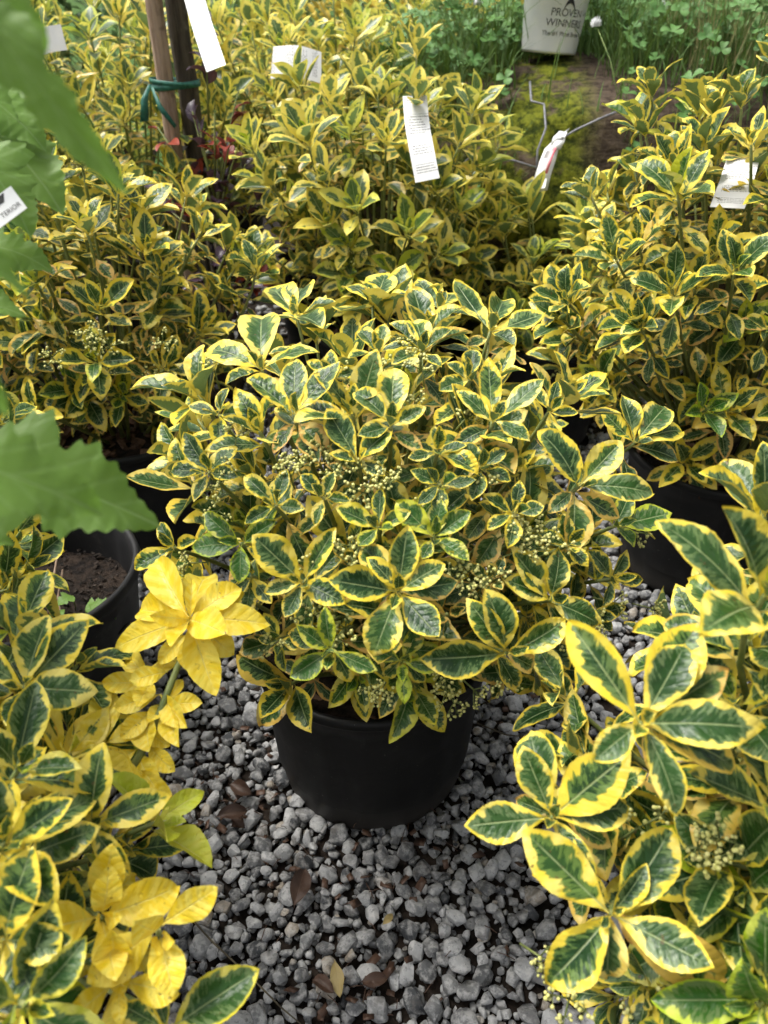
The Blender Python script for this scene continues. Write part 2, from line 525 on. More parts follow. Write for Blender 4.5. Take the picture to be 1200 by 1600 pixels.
def grid_leaf(name, rows, cols, wfun, fold, arch, wavy, teeth, seed, mat, twist=0.0, cup=0.0):
    rs = random.Random(seed)
    ph = [rs.uniform(0, 6.28) for _ in range(4)]
    us = [(i / (rows - 1)) for i in range(rows)]
    us = [0.0 if i == 0 else 0.06 + 0.94 * ((i - 1) / (rows - 2)) ** 0.96 for i in range(rows)]
    verts, uvs, edge = [], [], []
    # midrib curve, bending down by arch
    x = z = 0.0
    ang = 0.25 * arch
    pu = 0.0
    for i, u in enumerate(us):
        dx = u - pu
        ang = 0.30 * arch - arch * (u ** 1.2) * 1.15
        x += math.cos(ang) * dx
        z += math.sin(ang) * dx
        pu = u
        w = wfun(u)
        if teeth and 0.1 < u < 0.985:
            w *= 1 + (teeth if i % 2 else -teeth)
        tw = twist * u
        for c in cols:
            a = abs(c)
            side = math.copysign(1, c) if c else 0
            y = c * w
            lift = fold * a * w + cup * (a * w) ** 2 * 4
            wv = wavy * a * a * (math.sin(u * 9 + ph[0] + (1.7 if side > 0 else 0)) + 0.5 * math.sin(u * 19 + ph[1] + side))
            yy = y * math.cos(tw) - (lift + wv) * math.sin(tw)
            zz = y * math.sin(tw) + (lift + wv) * math.cos(tw)
            verts.append((x - math.sin(ang) * zz, yy, z + math.cos(ang) * zz))
            uvs.append((u, 0.5 + y))
            edge.append((1 - a) * w)
    nc = len(cols)
    faces = []
    for i in range(rows - 1):
        for j in range(nc - 1):
            faces.append((i * nc + j, (i + 1) * nc + j, (i + 1) * nc + j + 1, i * nc + j + 1))
    me = bpy.data.meshes.new(name)
    me.from_pydata(verts, [], faces)
    me.polygons.foreach_set('use_smooth', [True] * len(faces))
    lay = me.uv_layers.new(name='UVMap')
    li = np.empty(len(me.loops), dtype=np.int32)
    me.loops.foreach_get('vertex_index', li)
    lay.data.foreach_set('uv', np.array(uvs, dtype=np.float32)[li].ravel())
    at_ = me.attributes.new('edge', 'FLOAT', 'POINT')
    at_.data.foreach_set('value', np.array(edge, dtype=np.float32))
    me.materials.append(mat)
    me.update()
    # normals must point to +z
    if sum(p.normal.z for p in me.polygons) < 0:
        me.flip_normals()
    return me


class Variant:
    """leaf meshes of one kind plus their arrays, so that the rest can be joined"""
    def __init__(s, me):
        s.me = me
        n = len(me.vertices)
        s.co = np.empty(n * 3, dtype=np.float32)
        me.vertices.foreach_get('co', s.co)
        s.co = s.co.reshape(-1, 3)
        s.faces = np.array([list(p.vertices) for p in me.polygons], dtype=np.int32)
        lay = me.uv_layers[0]
        uv = np.empty(len(me.loops) * 2, dtype=np.float32)
        lay.data.foreach_get('uv', uv)
        s.uv = uv.reshape(-1, 2)
        e = np.empty(n, dtype=np.float32)
        me.attributes['edge'].data.foreach_get('value', e)
        s.edge = e


def make_variants(prefix, n, rows, cols, wr, pr, fr, ar, wav, teeth, mat, seed0, cup=0.0, tipp=(0.8, 0.95)):
    out = []
    rs = random.Random(seed0)
    for i in range(n):
        wm, pk, tp = rs.uniform(*wr), rs.uniform(*pr), rs.uniform(*tipp)
        out.append(Variant(grid_leaf(prefix, rows, cols, lambda u: leaf_width(u, wm, pk, tp), rs.uniform(*fr), rs.uniform(*ar),
                                     rs.uniform(0.3, 1) * wav, teeth, seed0 + i, mat, rs.uniform(-0.18, 0.18), cup)))
    return out


C7 = (-1, -0.82, -0.42, 0, 0.42, 0.82, 1)
C5 = (-1, -0.55, 0, 0.55, 1)
V = {}
V['hi'] = make_variants('leaf_blade', 22, 24, C7, (0.185, 0.245), (0.50, 0.59), (0.12, 0.85), (-0.1, 0.95), 0.036, 0.014, M['leaf'], 100, tipp=(0.74, 0.95))
V['lo'] = make_variants('leaf_blade', 12, 8, C5, (0.185, 0.25), (0.50, 0.59), (0.15, 0.75), (0.05, 0.8), 0.025, 0.0, M['leaf_far_lit'], 300, tipp=(0.72, 0.95))
V['small'] = make_variants('leaf_blade', 6, 5, (-1, 0, 1), (0.2, 0.27), (0.48, 0.55), (0.2, 0.5), (0.1, 0.9), 0.02, 0.0, M['green'], 500)
for key, mk in (('gold', 'gold'), ('red', 'red'), ('purple', 'purple'), ('pale', 'pale')):
    V[key] = make_variants('leaf_blade', 5, 6, C5, (0.2, 0.28), (0.46, 0.54), (0.2, 0.5), (0.1, 0.9), 0.02, 0.0, M[mk], 600)

# ------------------------------------------------------------------ the leaf registry
class Leaf:
    __slots__ = ('plant', 'mat', 'var', 'col')

    def __init__(s, plant, mat, var, col):
        s.plant, s.mat, s.var, s.col = plant, mat, var, col


LEAVES = []


def frame(d, n, pos, L, wid=1.0):
    d = d.normalized()
    y = n.cross(d)
    if y.length < 1e-5: y = d.orthogonal()
    y.normalize()
    n = d.cross(y)
    m = Matrix((d * L, y * L * wid, n * L)).transposed().to_4x4()
    m.translation = pos
    return m


def orth(d):
    a = Vector((0, 0, 1)) if abs(d.z) < 0.9 else Vector((1, 0, 0))
    x = d.cross(a).normalized()
    return x, d.cross(x)


class Plant:
    def __init__(s, name, label, cat, group, loc, hires=False, vkey=None, rs=0, yel=0.0):
        s.root = empty(name, loc)
        tag(s.root, label, cat, group)
        s.o = Vector(loc)
        s.hires = hires
        s.rs = random.Random(rs)
        s.vk = vkey or ('hi' if hires else 'lo')
        s.stems = MB()
        s.twigs = MB()
        s.clusters = []
        s.nodes = []
        s.yel = yel

    def leaf(s, pos, d, n, L, col, vk=None, wid=1.0):
        var = s.rs.choice(V[vk or s.vk])
        LEAVES.append(Leaf(s, frame(d, n, pos, L, wid), var, col))

    def col(s, yel=None, age=0.5):
        y = s.yel if yel is None else yel
        return (s.rs.random(), max(0.0, min(1, y)), max(0, min(1, age)))

    def rosette(s, tip, d, L=0.058, pairs=4, spacing=0.0075, open_=1.0, phase=None, yel=None, age=0.45, lower=2, lowgap=0.030, path=None, up=0.22, peach=0.35, wid=1.0):
        """decussate pairs of leaves at a shoot tip and down its stem (local coordinates)"""
        rs = s.rs
        d = d.normalized()
        ax, ay = orth(d)
        ph = rs.uniform(0, math.pi) if phase is None else phase
        angs = [16, 40, 56, 70, 82]
        sizes = [0.42, 0.84, 1.04, 1.0, 0.95]
        back = 0.0
        total = pairs + lower
        for k in range(total):
            if k < pairs:
                a = angs[min(k, 4)] * open_ + rs.uniform(-9, 9)
                sz = sizes[min(k, 4)]
                if k: back += spacing * rs.uniform(0.6, 1.1) * (0.6 if k == 1 else 1)
            else:
                a = rs.uniform(78, 112)
                sz = rs.uniform(0.65, 0.92)
                back += lowgap * rs.uniform(0.7, 1.3)
            p = tip - d * back
            axis = d
            if path is not None and back > spacing * pairs:
                p, axis = path(back)
            for sgn in (0, 1):
                if k >= pairs and rs.random() < 0.12: continue
                t = ph + k * math.pi / 2 + sgn * math.pi + rs.uniform(-0.28, 0.28)
                bx, by = orth(axis)
                r = bx * math.cos(t) + by * math.sin(t)
                aa = R(a + rs.uniform(-8, 8))
                dd = axis * math.cos(aa) + r * math.sin(aa)
                nn = axis * math.sin(aa) - r * math.cos(aa)
                # leaves turn their face to the light
                nn = (nn + Vector((0, 0, up)) + Vector((rs.uniform(-.2, .2), rs.uniform(-.2, .2), 0))).normalized()
                ag = age + (0.10 * (k - 2)) * (1 if age > 0.2 else 0) + rs.uniform(-0.12, 0.12)
                if k >= pairs and rs.random() < peach: ag = rs.uniform(0.7, 1.0)
                yy = (s.yel if yel is None else yel)
                yy = yy + (rs.uniform(-0.06, 0.06) if yy > 0.2 else rs.choice((0, 0, 0, 0, 0, .02, .04, .09)) * (1 if k < pairs + 1 else .4))
                s.leaf(p + r * 0.002, dd, nn, L * sz * rs.uniform(0.9, 1.12), s.col(yy, ag), wid=wid * rs.uniform(.88, 1.08))

    def shoot(s, base, tip, d, L=0.058, r0=0.0035, **kw):
        """curved stem from base to tip, ending in a rosette facing d (local coordinates)"""
        d = d.normalized()
        span = (tip - base).length
        c = tip - d * span * 0.42
        N = 7
        pts = []
        for i in range(N + 1):
            t = i / N
            pts.append(base * (1 - t) ** 2 + c * 2 * t * (1 - t) + tip * t * t)
        s.stems.tube(pts, [r0 * (1 - 0.5 * i / N) for i in range(N + 1)], 6)

        def path(back):
            rem = back
            for i in range(N, 0, -1):
                seg = pts[i - 1] - pts[i]
                ln = seg.length
                if rem <= ln:
                    return pts[i] + seg * (rem / ln), (-seg).normalized()
                rem -= ln
            return pts[0].copy(), d
        s.rosette(tip, d, L, path=path, **kw)

    def buds(s, pos, d, size=1.0):
        s.clusters.append((pos, d, size))


def ellipsoid_dir(c, rad, p):
    q = p - c
    return Vector((q.x / rad[0] ** 2, q.y / rad[1] ** 2, q.z / rad[2] ** 2)).normalized()


def hit(c, rad, px, py):
    """where the view ray through a photo pixel meets a shrub's rounded crown (world coordinates)"""
    dr = ray(px, py)
    S = Vector((1 / rad[0], 1 / rad[1], 1 / rad[2]))
    o = Vector([(EYE[i] - c[i]) * S[i] for i in range(3)])
    d = Vector([dr[i] * S[i] for i in range(3)])
    A, B, C_ = d.dot(d), o.dot(d), o.dot(o) - 1
    D = B * B - A * C_
    t = (-B - math.sqrt(D)) / A if D > 0 else -B / A
    return EYE + dr * t


# ------------------------------------------------------------------ pots
def pot_mesh(rt, rb, h, seed, rimh=0.016):
    prof = [(0.0, 0.004), (rb * 0.9, 0.004), (rb, 0.0), (rb + 0.003, 0.006), (rb + 0.004, 0.018)]
    for i in range(1, 8):
        t = i / 8
        prof.append((rb + 0.004 + (rt - 0.006 - rb - 0.004) * t, 0.018 + (h - rimh - 0.018) * t))
    prof += [(rt - 0.005, h - rimh), (rt, h - rimh + 0.002), (rt + 0.0025, h - rimh * 0.5), (rt + 0.001, h - 0.003), (rt - 0.002, h), (rt - 0.006, h - 0.001),
             (rt - 0.0085, h - 0.006), (rt - 0.010, h - 0.03), (rb + 0.01, 0.05)]
    seg = 72
    mb = MB()
    vs_, fs = [], []
    for (r, z) in prof:
        for k in range(seg):
            t = 2 * math.pi * k / seg
            g = 0.0
            if 0.015 < z < h - rimh - 0.004 and r > rb:
                g = -0.0032 if k % 12 in (0, 1) else 0.0
                g += 0.0012 * mnoise.noise(Vector((math.cos(t) * 1.5 + seed, math.sin(t) * 1.5, z * 6)))
            wob = 1 + 0.006 * math.sin(2 * t + seed)
            vs_.append(((r + g) * wob * math.cos(t), (r + g) * wob * math.sin(t), z))
    n = len(prof)
    for i in range(n - 1):
        for k in range(seg):
            k2 = (k + 1) % seg
            fs.append((i * seg + k, i * seg + k2, (i + 1) * seg + k2, (i + 1) * seg + k))
    mb.add(vs_, fs)
    me = mb.mesh('pot_shell')
    return me


def chip_mesh(mb, pos, rs, a, b, c):
    m = Matrix.Rotation(rs.uniform(0, 6.28), 3, 'Z') @ Matrix.Rotation(rs.uniform(-0.7, 0.7), 3, 'X') @ Matrix.Rotation(rs.uniform(-0.6, 0.6), 3, 'Y')
    pts = []
    for (x, y, z) in ((-1, -1, -1), (1, -1, -1), (1, 1, -1), (-1, 1, -1), (-1, -1, 1), (1, -1, 1), (1, 1, 1), (-1, 1, 1)):
        pts.append(pos + m @ Vector((x * a * rs.uniform(0.6, 1), y * b * rs.uniform(0.6, 1), z * c * rs.uniform(0.5, 1))))
    mb.add(pts, ((0, 3, 2, 1), (4, 5, 6, 7), (0, 1, 5, 4), (1, 2, 6, 5), (2, 3, 7, 6), (3, 0, 4, 7)))


POTCACHE = {}


def add_pot(plant, rt=0.142, rb=0.112, h=0.24, soil=0.022, chips=90, seed=0, bark=False, crumbs=False, mat='pot', rimh=.016):
    key = (rt, rb, h, seed % 3, mat)
    if key not in POTCACHE:
        POTCACHE[key] = pot_mesh(rt, rb, h, seed % 3 + 0.4, rimh)
    p = link('pot', POTCACHE[key], plant.root, M[mat])
    p.rotation_euler.z = seed * 1.3
    # soil surface
    zs = h - soil
    rs = random.Random(seed + 5)
    mb = MB()
    rr = rt - 0.012
    rings, seg = 9, 36
    vs_ = [(0, 0, zs + 0.006)]
    fs = []
    for i in range(1, rings + 1):
        r = rr * i / rings
        for k in range(seg):
            t = 2 * math.pi * k / seg
            vs_.append((r * math.cos(t), r * math.sin(t), zs + 0.008 * mnoise.noise(Vector((r * 40 * math.cos(t) + seed, r * 40 * math.sin(t), 1))) + rs.uniform(-0.0015, 0.0015)))
    for k in range(seg):
        fs.append((0, 1 + k, 1 + (k + 1) % seg))
    for i in range(rings - 1):
        for k in range(seg):
            k2 = (k + 1) % seg
            a = 1 + i * seg
            fs.append((a + k, a + seg + k, a + seg + k2, a + k2))
    mb.add(vs_, fs)
    so = mb.build('soil', M['soil'], plant.root)
    if chips:
        ch = MB()
        for _ in range(chips):
            r, t = rr * math.sqrt(rs.random()) * 0.97, rs.uniform(0, 6.28)
            s_ = rs.uniform(0.004, 0.011) * (1.5 if bark else .42 if crumbs else 1)
            chip_mesh(ch, Vector((r * math.cos(t), r * math.sin(t), zs + rs.uniform(0.002, 0.009))), rs, s_, s_ * 0.55, s_ * 0.22)
        o = ch.build('soil_crumbs' if crumbs else 'bark_mulch', M['soil_crumb'] if crumbs else M['bark'], so, smooth=False)
        o['kind'] = 'stuff'


# ------------------------------------------------------------------ flower bud clusters (shared meshes)
def ico(r, sub=1):
    bm = bmesh.new()
    bmesh.ops.create_icosphere(bm, subdivisions=sub, radius=r)
    v = [tuple(x.co) for x in bm.verts]
    bm.verts.index_update()
    f = [tuple(x.index for x in q.verts) for q in bm.faces]
    bm.free()
    return v, f


BV, BF = ico(1.0, 1)


def bud_cluster(seed, sub_b=4):
    """a forked cyme of round buds on thin stalks; grows along +z, about 35 mm"""
    rs = random.Random(seed)
    buds, stalk = MB(), MB()
    top = Vector((rs.uniform(-.003, .003), rs.uniform(-.003, .003), 0.020))
    stalk.tube([(0, 0, 0), top * 0.5, top], 0.0009, 4)
    for k in range(sub_b):
        t = 2 * math.pi * k / sub_b + rs.uniform(-.4, .4)
        e = top + Vector((math.cos(t), math.sin(t), rs.uniform(0.4, 1.0))) * rs.uniform(0.007, 0.012)
        stalk.tube([top, e], 0.0006, 4)
        for j in range(rs.choice((6, 7, 8, 9))):
            t2 = rs.uniform(0, 6.28)
            q = e + Vector((math.cos(t2) * rs.uniform(.4, 1), math.sin(t2) * rs.uniform(.4, 1), rs.uniform(-0.2, 0.9))) * rs.uniform(0.0038, 0.0075)
            stalk.tube([e, q], 0.0004, 3, cap=False)
            r = rs.uniform(0.0011, 0.0018)
            buds.add([(q.x + x * r, q.y + y * r, q.z + z * r * 0.9) for x, y, z in BV], BF)
    b = buds.mesh('bud_heads')
    b.materials.append(M['bud'])
    st = stalk.mesh('bud_stalks')
    st.materials.append(M['stem'])
    return b, st


BUDS = [bud_cluster(900 + i, 3 + i % 3) for i in range(8)]


def place_buds(plant, limit=90):
    rs = plant.rs
    for (pos, d, size) in plant.clusters[:limit]:
        b, st = rs.choice(BUDS)
        d = d.normalized()
        ax, ay = orth(d)
        m = Matrix((ax * size, ay * size, d * size)).transposed().to_4x4()
        m = m @ Matrix.Rotation(rs.uniform(0, 6.28), 4, 'Z')
        m.translation = pos
        o = link('flower_bud_cluster', b, plant.root)
        o.matrix_basis = m
        o2 = link('stalk', st, o)


# ------------------------------------------------------------------ generic shrub crown
def fill_crown(plant, c, rad, n, L=0.056, seed=0, zmin=-0.55, facing=None, keep=None, pairs=4, lower=2, jitter=0.16, age=0.45, wild=0.0, buds=0.35, upb=0.5, peach=0.35, inner=0.25, neck=0.2, **kw):
    """fill a rounded crown (world centre c, radii rad) with n shoots"""
    rs = random.Random(seed)
    c = Vector(c)
    ga = math.pi * (3 - math.sqrt(5))
    base0 = Vector((0, 0, neck))
    for i in range(n):
        z = 1 - (1 - zmin) * (i + 0.5) / n
        r = math.sqrt(max(0, 1 - z * z))
        t = i * ga + rs.uniform(-0.25, 0.25)
        k = 1 + rs.uniform(-jitter, jitter * 0.6)
        if rs.random() < inner: k *= rs.uniform(0.62, 0.85)
        if wild and z > 0.1 and rs.random() < 0.4: k *= 1 + rs.uniform(0, wild)
        u = Vector((r * math.cos(t), r * math.sin(t), z))
        p = c + Vector((u.x * rad[0], u.y * rad[1], u.z * rad[2])) * k
        if keep and not keep(p): continue
        nd = ellipsoid_dir(c, rad, p)
        d = (nd + Vector((0, 0, upb)) + Vector((rs.uniform(-.3, .3), rs.uniform(-.3, .3), rs.uniform(-.1, .2)))).normalized()
        tip = p - plant.o
        b = base0 + Vector((u.x * 0.03, u.y * 0.03, 0)) + (tip - base0) * rs.uniform(0.12, 0.35)
        b.z = max(b.z, neck)
        plant.shoot(b, tip, d, L * rs.uniform(0.85, 1.12), pairs=pairs, lower=lower, age=age + rs.uniform(-0.25, 0.15), peach=peach + max(0, -z) * 0.4, **kw)
        if rs.random() < buds:
            bp = tip - d * rs.uniform(0.02, 0.05)
            side = Vector((rs.uniform(-1, 1), rs.uniform(-1, 1), rs.uniform(0.0, 0.8))).normalized()
            plant.buds(bp, (side + nd * 0.9).normalized(), rs.uniform(0.85, 1.2))


def main_stems(plant, n=7, top=0.33, spread=0.10, r=0.006):
    rs = plant.rs
    for i in range(n):
        t = 2 * math.pi * i / n + rs.uniform(-.3, .3)
        q = Vector((math.cos(t), math.sin(t), 0))
        s_ = spread * rs.uniform(0.4, 1.2)
        plant.twigs.tube([q * 0.012 + Vector((0, 0, 0.19)), q * s_ * 0.35 + Vector((0, 0, 0.19 + (top - 0.19) * 0.5)), q * s_ + Vector((0, 0, top))], [r, r * 0.8, r * 0.6], 7)


# ================================================================== GROUND
def sheet(name, x0, x1, y0, y1, z, nx, ny, mat, amp, freq, kind='structure'):
    mb = MB()
    vs_ = []
    for j in range(ny + 1):
        for i in range(nx + 1):
            x, y = x0 + (x1 - x0) * i / nx, y0 + (y1 - y0) * j / ny
            vs_.append((x, y, z + amp * mnoise.noise(Vector((x * freq, y * freq, 3.3)))))
    fs = [(j * (nx + 1) + i, j * (nx + 1) + i + 1, (j + 1) * (nx + 1) + i + 1, (j + 1) * (nx + 1) + i) for j in range(ny) for i in range(nx)]
    mb.add(vs_, fs)
    o = mb.build(name, mat)
    o['kind'] = kind
    return o


ground = sheet('ground', -60, 60, -20, 160, -0.012, 60, 90, M['ground'], 0.0, 1.0)
lawn = sheet('lawn', -60, 60, 4.2, 160, -0.004, 60, 80, M['lawn'], 0.0, 1.0)


def stone_mesh(seed, fine):
    """a crushed, slightly worn piece of stone: the hull of scattered points, edges chamfered"""
    rs = random.Random(seed)
    sc = (rs.uniform(0.95, 1.35), rs.uniform(0.75, 1.05), rs.uniform(0.55, 0.85))
    bm = bmesh.new()
    for _ in range(22 if fine else 15):
        p = Vector((rs.gauss(0, 1), rs.gauss(0, 1), rs.gauss(0, 1))).normalized() * rs.uniform(0.82, 1.0)
        bm.verts.new((p.x * sc[0], p.y * sc[1], p.z * sc[2]))
    r = bmesh.ops.convex_hull(bm, input=bm.verts)
    bmesh.ops.delete(bm, geom=[v for v in bm.verts if not v.link_faces], context='VERTS')
    bmesh.ops.dissolve_limit(bm, angle_limit=0.30, verts=bm.verts, edges=bm.edges)
    bmesh.ops.bevel(bm, geom=list(bm.edges), offset=0.11 if fine else 0.10, segments=3 if fine else 1, affect='EDGES', profile=0.5, clamp_overlap=True)
    for v in bm.verts:
        v.co *= 1 + 0.06 * mnoise.noise(v.co * 2.6 + Vector((seed, 0, 0)))
    bmesh.ops.triangulate(bm, faces=bm.faces)
    bmesh.ops.recalc_face_normals(bm, faces=bm.faces)
    bm.verts.index_update()
    out = [tuple(v.co) for v in bm.verts]
    f = [tuple(v.index for v in q.verts) for q in bm.faces]
    bm.free()
    mb = MB()
    mb.add(out, f)
    me = mb.mesh('stone_shape', True)
    me.materials.append(M['stone'])
    return me, np.array(out, dtype=np.float32), np.array(f, dtype=np.int32)


def build_gravel(pots):
    rs = random.Random(77)
    x0, x1, y0, y1, cell = -1.05, 1.05, 0.16, 2.9, 0.004
    W, H = int((x1 - x0) / cell), int((y1 - y0) / cell)
    hm = np.zeros((H, W), dtype=np.float32)
    hi = [stone_mesh(1000 + i, True) for i in range(16)]
    lo = [stone_mesh(1100 + i, False) for i in range(16)]
    placed = []
    bare = [(-0.245, 0.50, 0.045), (-0.20, 0.66, 0.04), (0.10, 0.42, 0.02), (0.0, 0.36, 0.02), (-0.17, 0.58, 0.03)]
    jobs = []
    def job(nst, rlo, rhi, ylo, yhi, zmax, xa=-1.0, xb=1.0, p=1.6):
        for _ in range(nst):
            jobs.append((rs.uniform(xa, xb), rs.uniform(ylo, yhi), rlo + (rhi - rlo) * rs.random() ** p, zmax))
    job(15000, 0.0038, 0.0085, 0.2, 1.3, 0.006, -0.5, 0.5)
    job(6500, 0.008, 0.016, 0.2, 1.3, 0.0115, -0.55, 0.55, 1.2)
    job(500, 0.015, 0.020, 0.2, 1.3, 0.013, -0.5, 0.5)
    job(9000, 0.006, 0.013, 0.25, 1.6, 0.0145, -0.6, 0.6, 1.5)
    job(4500, 0.009, 0.017, 1.0, 2.8, 0.014)
    for (x, y, r, zmax) in jobs:
        if any((x - q[0]) ** 2 + (y - q[1]) ** 2 < (q[2] + r * 0.6) ** 2 for q in pots): continue
        if any((x - b[0]) ** 2 + (y - b[1]) ** 2 < b[2] ** 2 for b in bare) and rs.random() < 0.45: continue
        i, j, k = int((x - x0) / cell), int((y - y0) / cell), max(1, int(r * 0.85 / cell))
        if i - k < 0 or j - k < 0 or i + k >= W or j + k >= H: continue
        patch = hm[j - k:j + k + 1, i - k:i + k + 1]
        zb = float(np.percentile(patch, 70))
        if zb > zmax: continue
        zc = zb + r * 0.38
        yy, xx = np.mgrid[-k:k + 1, -k:k + 1]
        rr2 = (xx * xx + yy * yy) * cell * cell / (r * r)
        dome = np.where(rr2 < 1, zc + r * 0.6 * np.sqrt(np.clip(1 - rr2, 0, 1)), 0)
        np.maximum(patch, dome, out=patch)
        placed.append((x, y, zc - 0.010, r))
    # the stones that show largest in the photograph are objects of their own
    def score(s):
        q = Vector(s[:3]) - EYE
        dp = q.dot(FWD)
        px, py = 600 + FPX * q.dot(RGT) / dp, 800 - FPX * q.dot(UPV) / dp
        if not (250 < px < 900 and 980 < py < 1620): return 0
        hidden = sum(1 for o in placed_top.get((int(s[0] / 0.02), int(s[1] / 0.02)), ()) if o[2] > s[2] + 0.004 and (o[0] - s[0]) ** 2 + (o[1] - s[1]) ** 2 < (o[3]) ** 2)
        return s[3] / dp * (0.3 if hidden else 1)
    placed_top = {}
    for s in placed:
        for a in (-1, 0, 1):
            for b in (-1, 0, 1):
                placed_top.setdefault((int(s[0] / 0.02) + a, int(s[1] / 0.02) + b), []).append(s)
    order = sorted(placed, key=score, reverse=True)
    top, rest = order[:300], order[300:]

    def rot(s):
        return Matrix.Rotation(rs.uniform(0, 6.28), 3, 'Z') @ Matrix.Rotation(rs.gauss(0, 0.4), 3, 'X') @ Matrix.Rotation(rs.gauss(0, 0.4), 3, 'Y')
    for s in top:
        o = link('stone', rs.choice(hi)[0], ground)
        m = (rot(s) * s[3]).to_4x4()
        m.translation = s[:3]
        o.matrix_basis = m
        o.color = (rs.random(), 0, 0, 1)
    vs_, fs, cs, n = [], [], [], 0
    for s in rest:
        me, co, f = rs.choice(lo)
        m = np.array(rot(s), dtype=np.float32) * s[3]
        vs_.append(co @ m.T + np.array(s[:3], dtype=np.float32))
        fs.append(f + n)
        cs.append(np.full((len(co), 1), rs.random(), dtype=np.float32))
        n += len(co)
    o = joined('gravel', np.concatenate(vs_), np.concatenate(fs), M['stone'], ground, np.concatenate(cs) * np.array([[1, 0, 0]], dtype=np.float32))
    o['kind'] = 'stuff'


def joined(name, co, faces, mat, parent, lv=None, uv=None, edge=None, smooth=True):
    me = bpy.data.meshes.new(name)
    nf, k = faces.shape
    me.vertices.add(len(co))
    me.vertices.foreach_set('co', np.ascontiguousarray(co, dtype=np.float32).ravel())
    me.loops.add(nf * k)
    me.loops.foreach_set('vertex_index', np.ascontiguousarray(faces, dtype=np.int32).ravel())
    me.polygons.add(nf)
    me.polygons.foreach_set('loop_start', np.arange(0, nf * k, k, dtype=np.int32))
    me.polygons.foreach_set('use_smooth', np.full(nf, smooth, dtype=bool))
    if uv is not None:
        lay = me.uv_layers.new(name='UVMap')
        lay.data.foreach_set('uv', np.ascontiguousarray(uv, dtype=np.float32).ravel())
    if lv is not None:
        a = me.attributes.new('lv', 'FLOAT_COLOR', 'POINT')
        c = np.ones((len(co), 4), dtype=np.float32)
        c[:, :3] = lv
        a.data.foreach_set('color', c.ravel())
    if edge is not None:
        a = me.attributes.new('edge', 'FLOAT', 'POINT')
        a.data.foreach_set('value', edge.astype(np.float32))
    me.update(calc_edges=True)
    me.validate()
    me.materials.append(mat)
    o = link(name, me, parent)
    o.color = (0, 0, 0, 1)
    return o


# ================================================================== SHRUBS
POTS = []


def shrub(label, x, y, rs, hires=False, group='variegated shrubs in black nursery pots', yel=0.0, pot=True, **pk):
    p = Plant('potted_euonymus', label, 'shrub', group, (x, y, 0), hires, rs=rs, yel=yel)
    if pot:
        add_pot(p, seed=rs, **pk)
        POTS.append((x, y, 0.113))
    main_stems(p)
    return p


def seen_tip(plant, c, rad, px, py, L=0.058, upb=0.45, cam_b=0.0, off=0.0, depth=None, **kw):
    """a shoot whose tip shows at a photo pixel on the crown (or at a depth)"""
    w = at(px, py, depth) if depth else hit(c, rad, px, py)
    nd = ellipsoid_dir(Vector(c), rad, w)
    w = w + nd * off
    d = (nd + Vector((0, 0, upb)) + (EYE - w).normalized() * cam_b).normalized()
    if 'dir' in kw:
        d = Vector(kw.pop('dir')).normalized()
    tip = w - plant.o
    b = Vector((0, 0, 0.22)) + (tip - Vector((0, 0, 0.22))) * 0.22
    plant.shoot(b, tip, d, L, **kw)
    return tip, d


# --- the shrub in the middle
A = shrub('full round yellow-edged shrub in black pot standing alone on the gravel in the middle', -0.015, 0.68, 1, True, chips=60, rt=.150, rb=.120)
cA, rA = Vector((0.008, 0.70, 0.405)), (0.265, 0.265, 0.20)


def star(plant, c, rad, cpx, tips, upb=.45, cam_b=.6, off=.015, depth=None, age=.45, yel=0.0, rise=.30, wid=1.08, lower=1, centre=.022, d=None):
    """a rosette whose leaves spread from one shoot tip; each leaf rises out of the plane across the shoot"""
    w = at(*cpx, depth) if depth else hit(c, rad, *cpx)
    nd = ellipsoid_dir(Vector(c), rad, w)
    if not depth: w = EYE + (w - EYE) * (1 - off / (w - EYE).length)
    d = Vector(d).normalized() if d else (nd + Vector((0, 0, upb)) + (EYE - w).normalized() * cam_b).normalized()
    tip = w - plant.o
    b = Vector((0, 0, 0.22)) + (tip - Vector((0, 0, 0.22))) * 0.22
    plant.shoot(b, tip - d * .004, d, centre / .42, pairs=1, lower=lower, lowgap=.03, age=age + .2, peach=.6)
    rs = plant.rs
    dep = (w - EYE).dot(FWD)
    for t in tips:
        r = ray(t[0], t[1])
        k = (rise + rs.uniform(-.1, .1)) * math.hypot(t[0] - cpx[0], t[1] - cpx[1]) * dep / FPX
        if len(t) > 2: k *= t[2]
        q = EYE + r * ((k + (w - EYE).dot(d)) / r.dot(d))
        v = q - w
        nn = d - v.normalized() * d.dot(v.normalized())
        nn = nn + Vector((rs.uniform(-.25, .25), rs.uniform(-.25, .25), rs.uniform(0, .2)))
        low = len(t) > 2 and t[2] < 0
        plant.leaf(tip + v * .02 - d * (.012 if low else rs.uniform(.002, .006)), v, nn, v.length * 1.03, plant.col(yel + rs.choice((0, 0, 0, .03, .08)), age + rs.uniform(-.1, .1) + (.35 if low else 0)), wid=wid * rs.uniform(.82, 1.12))


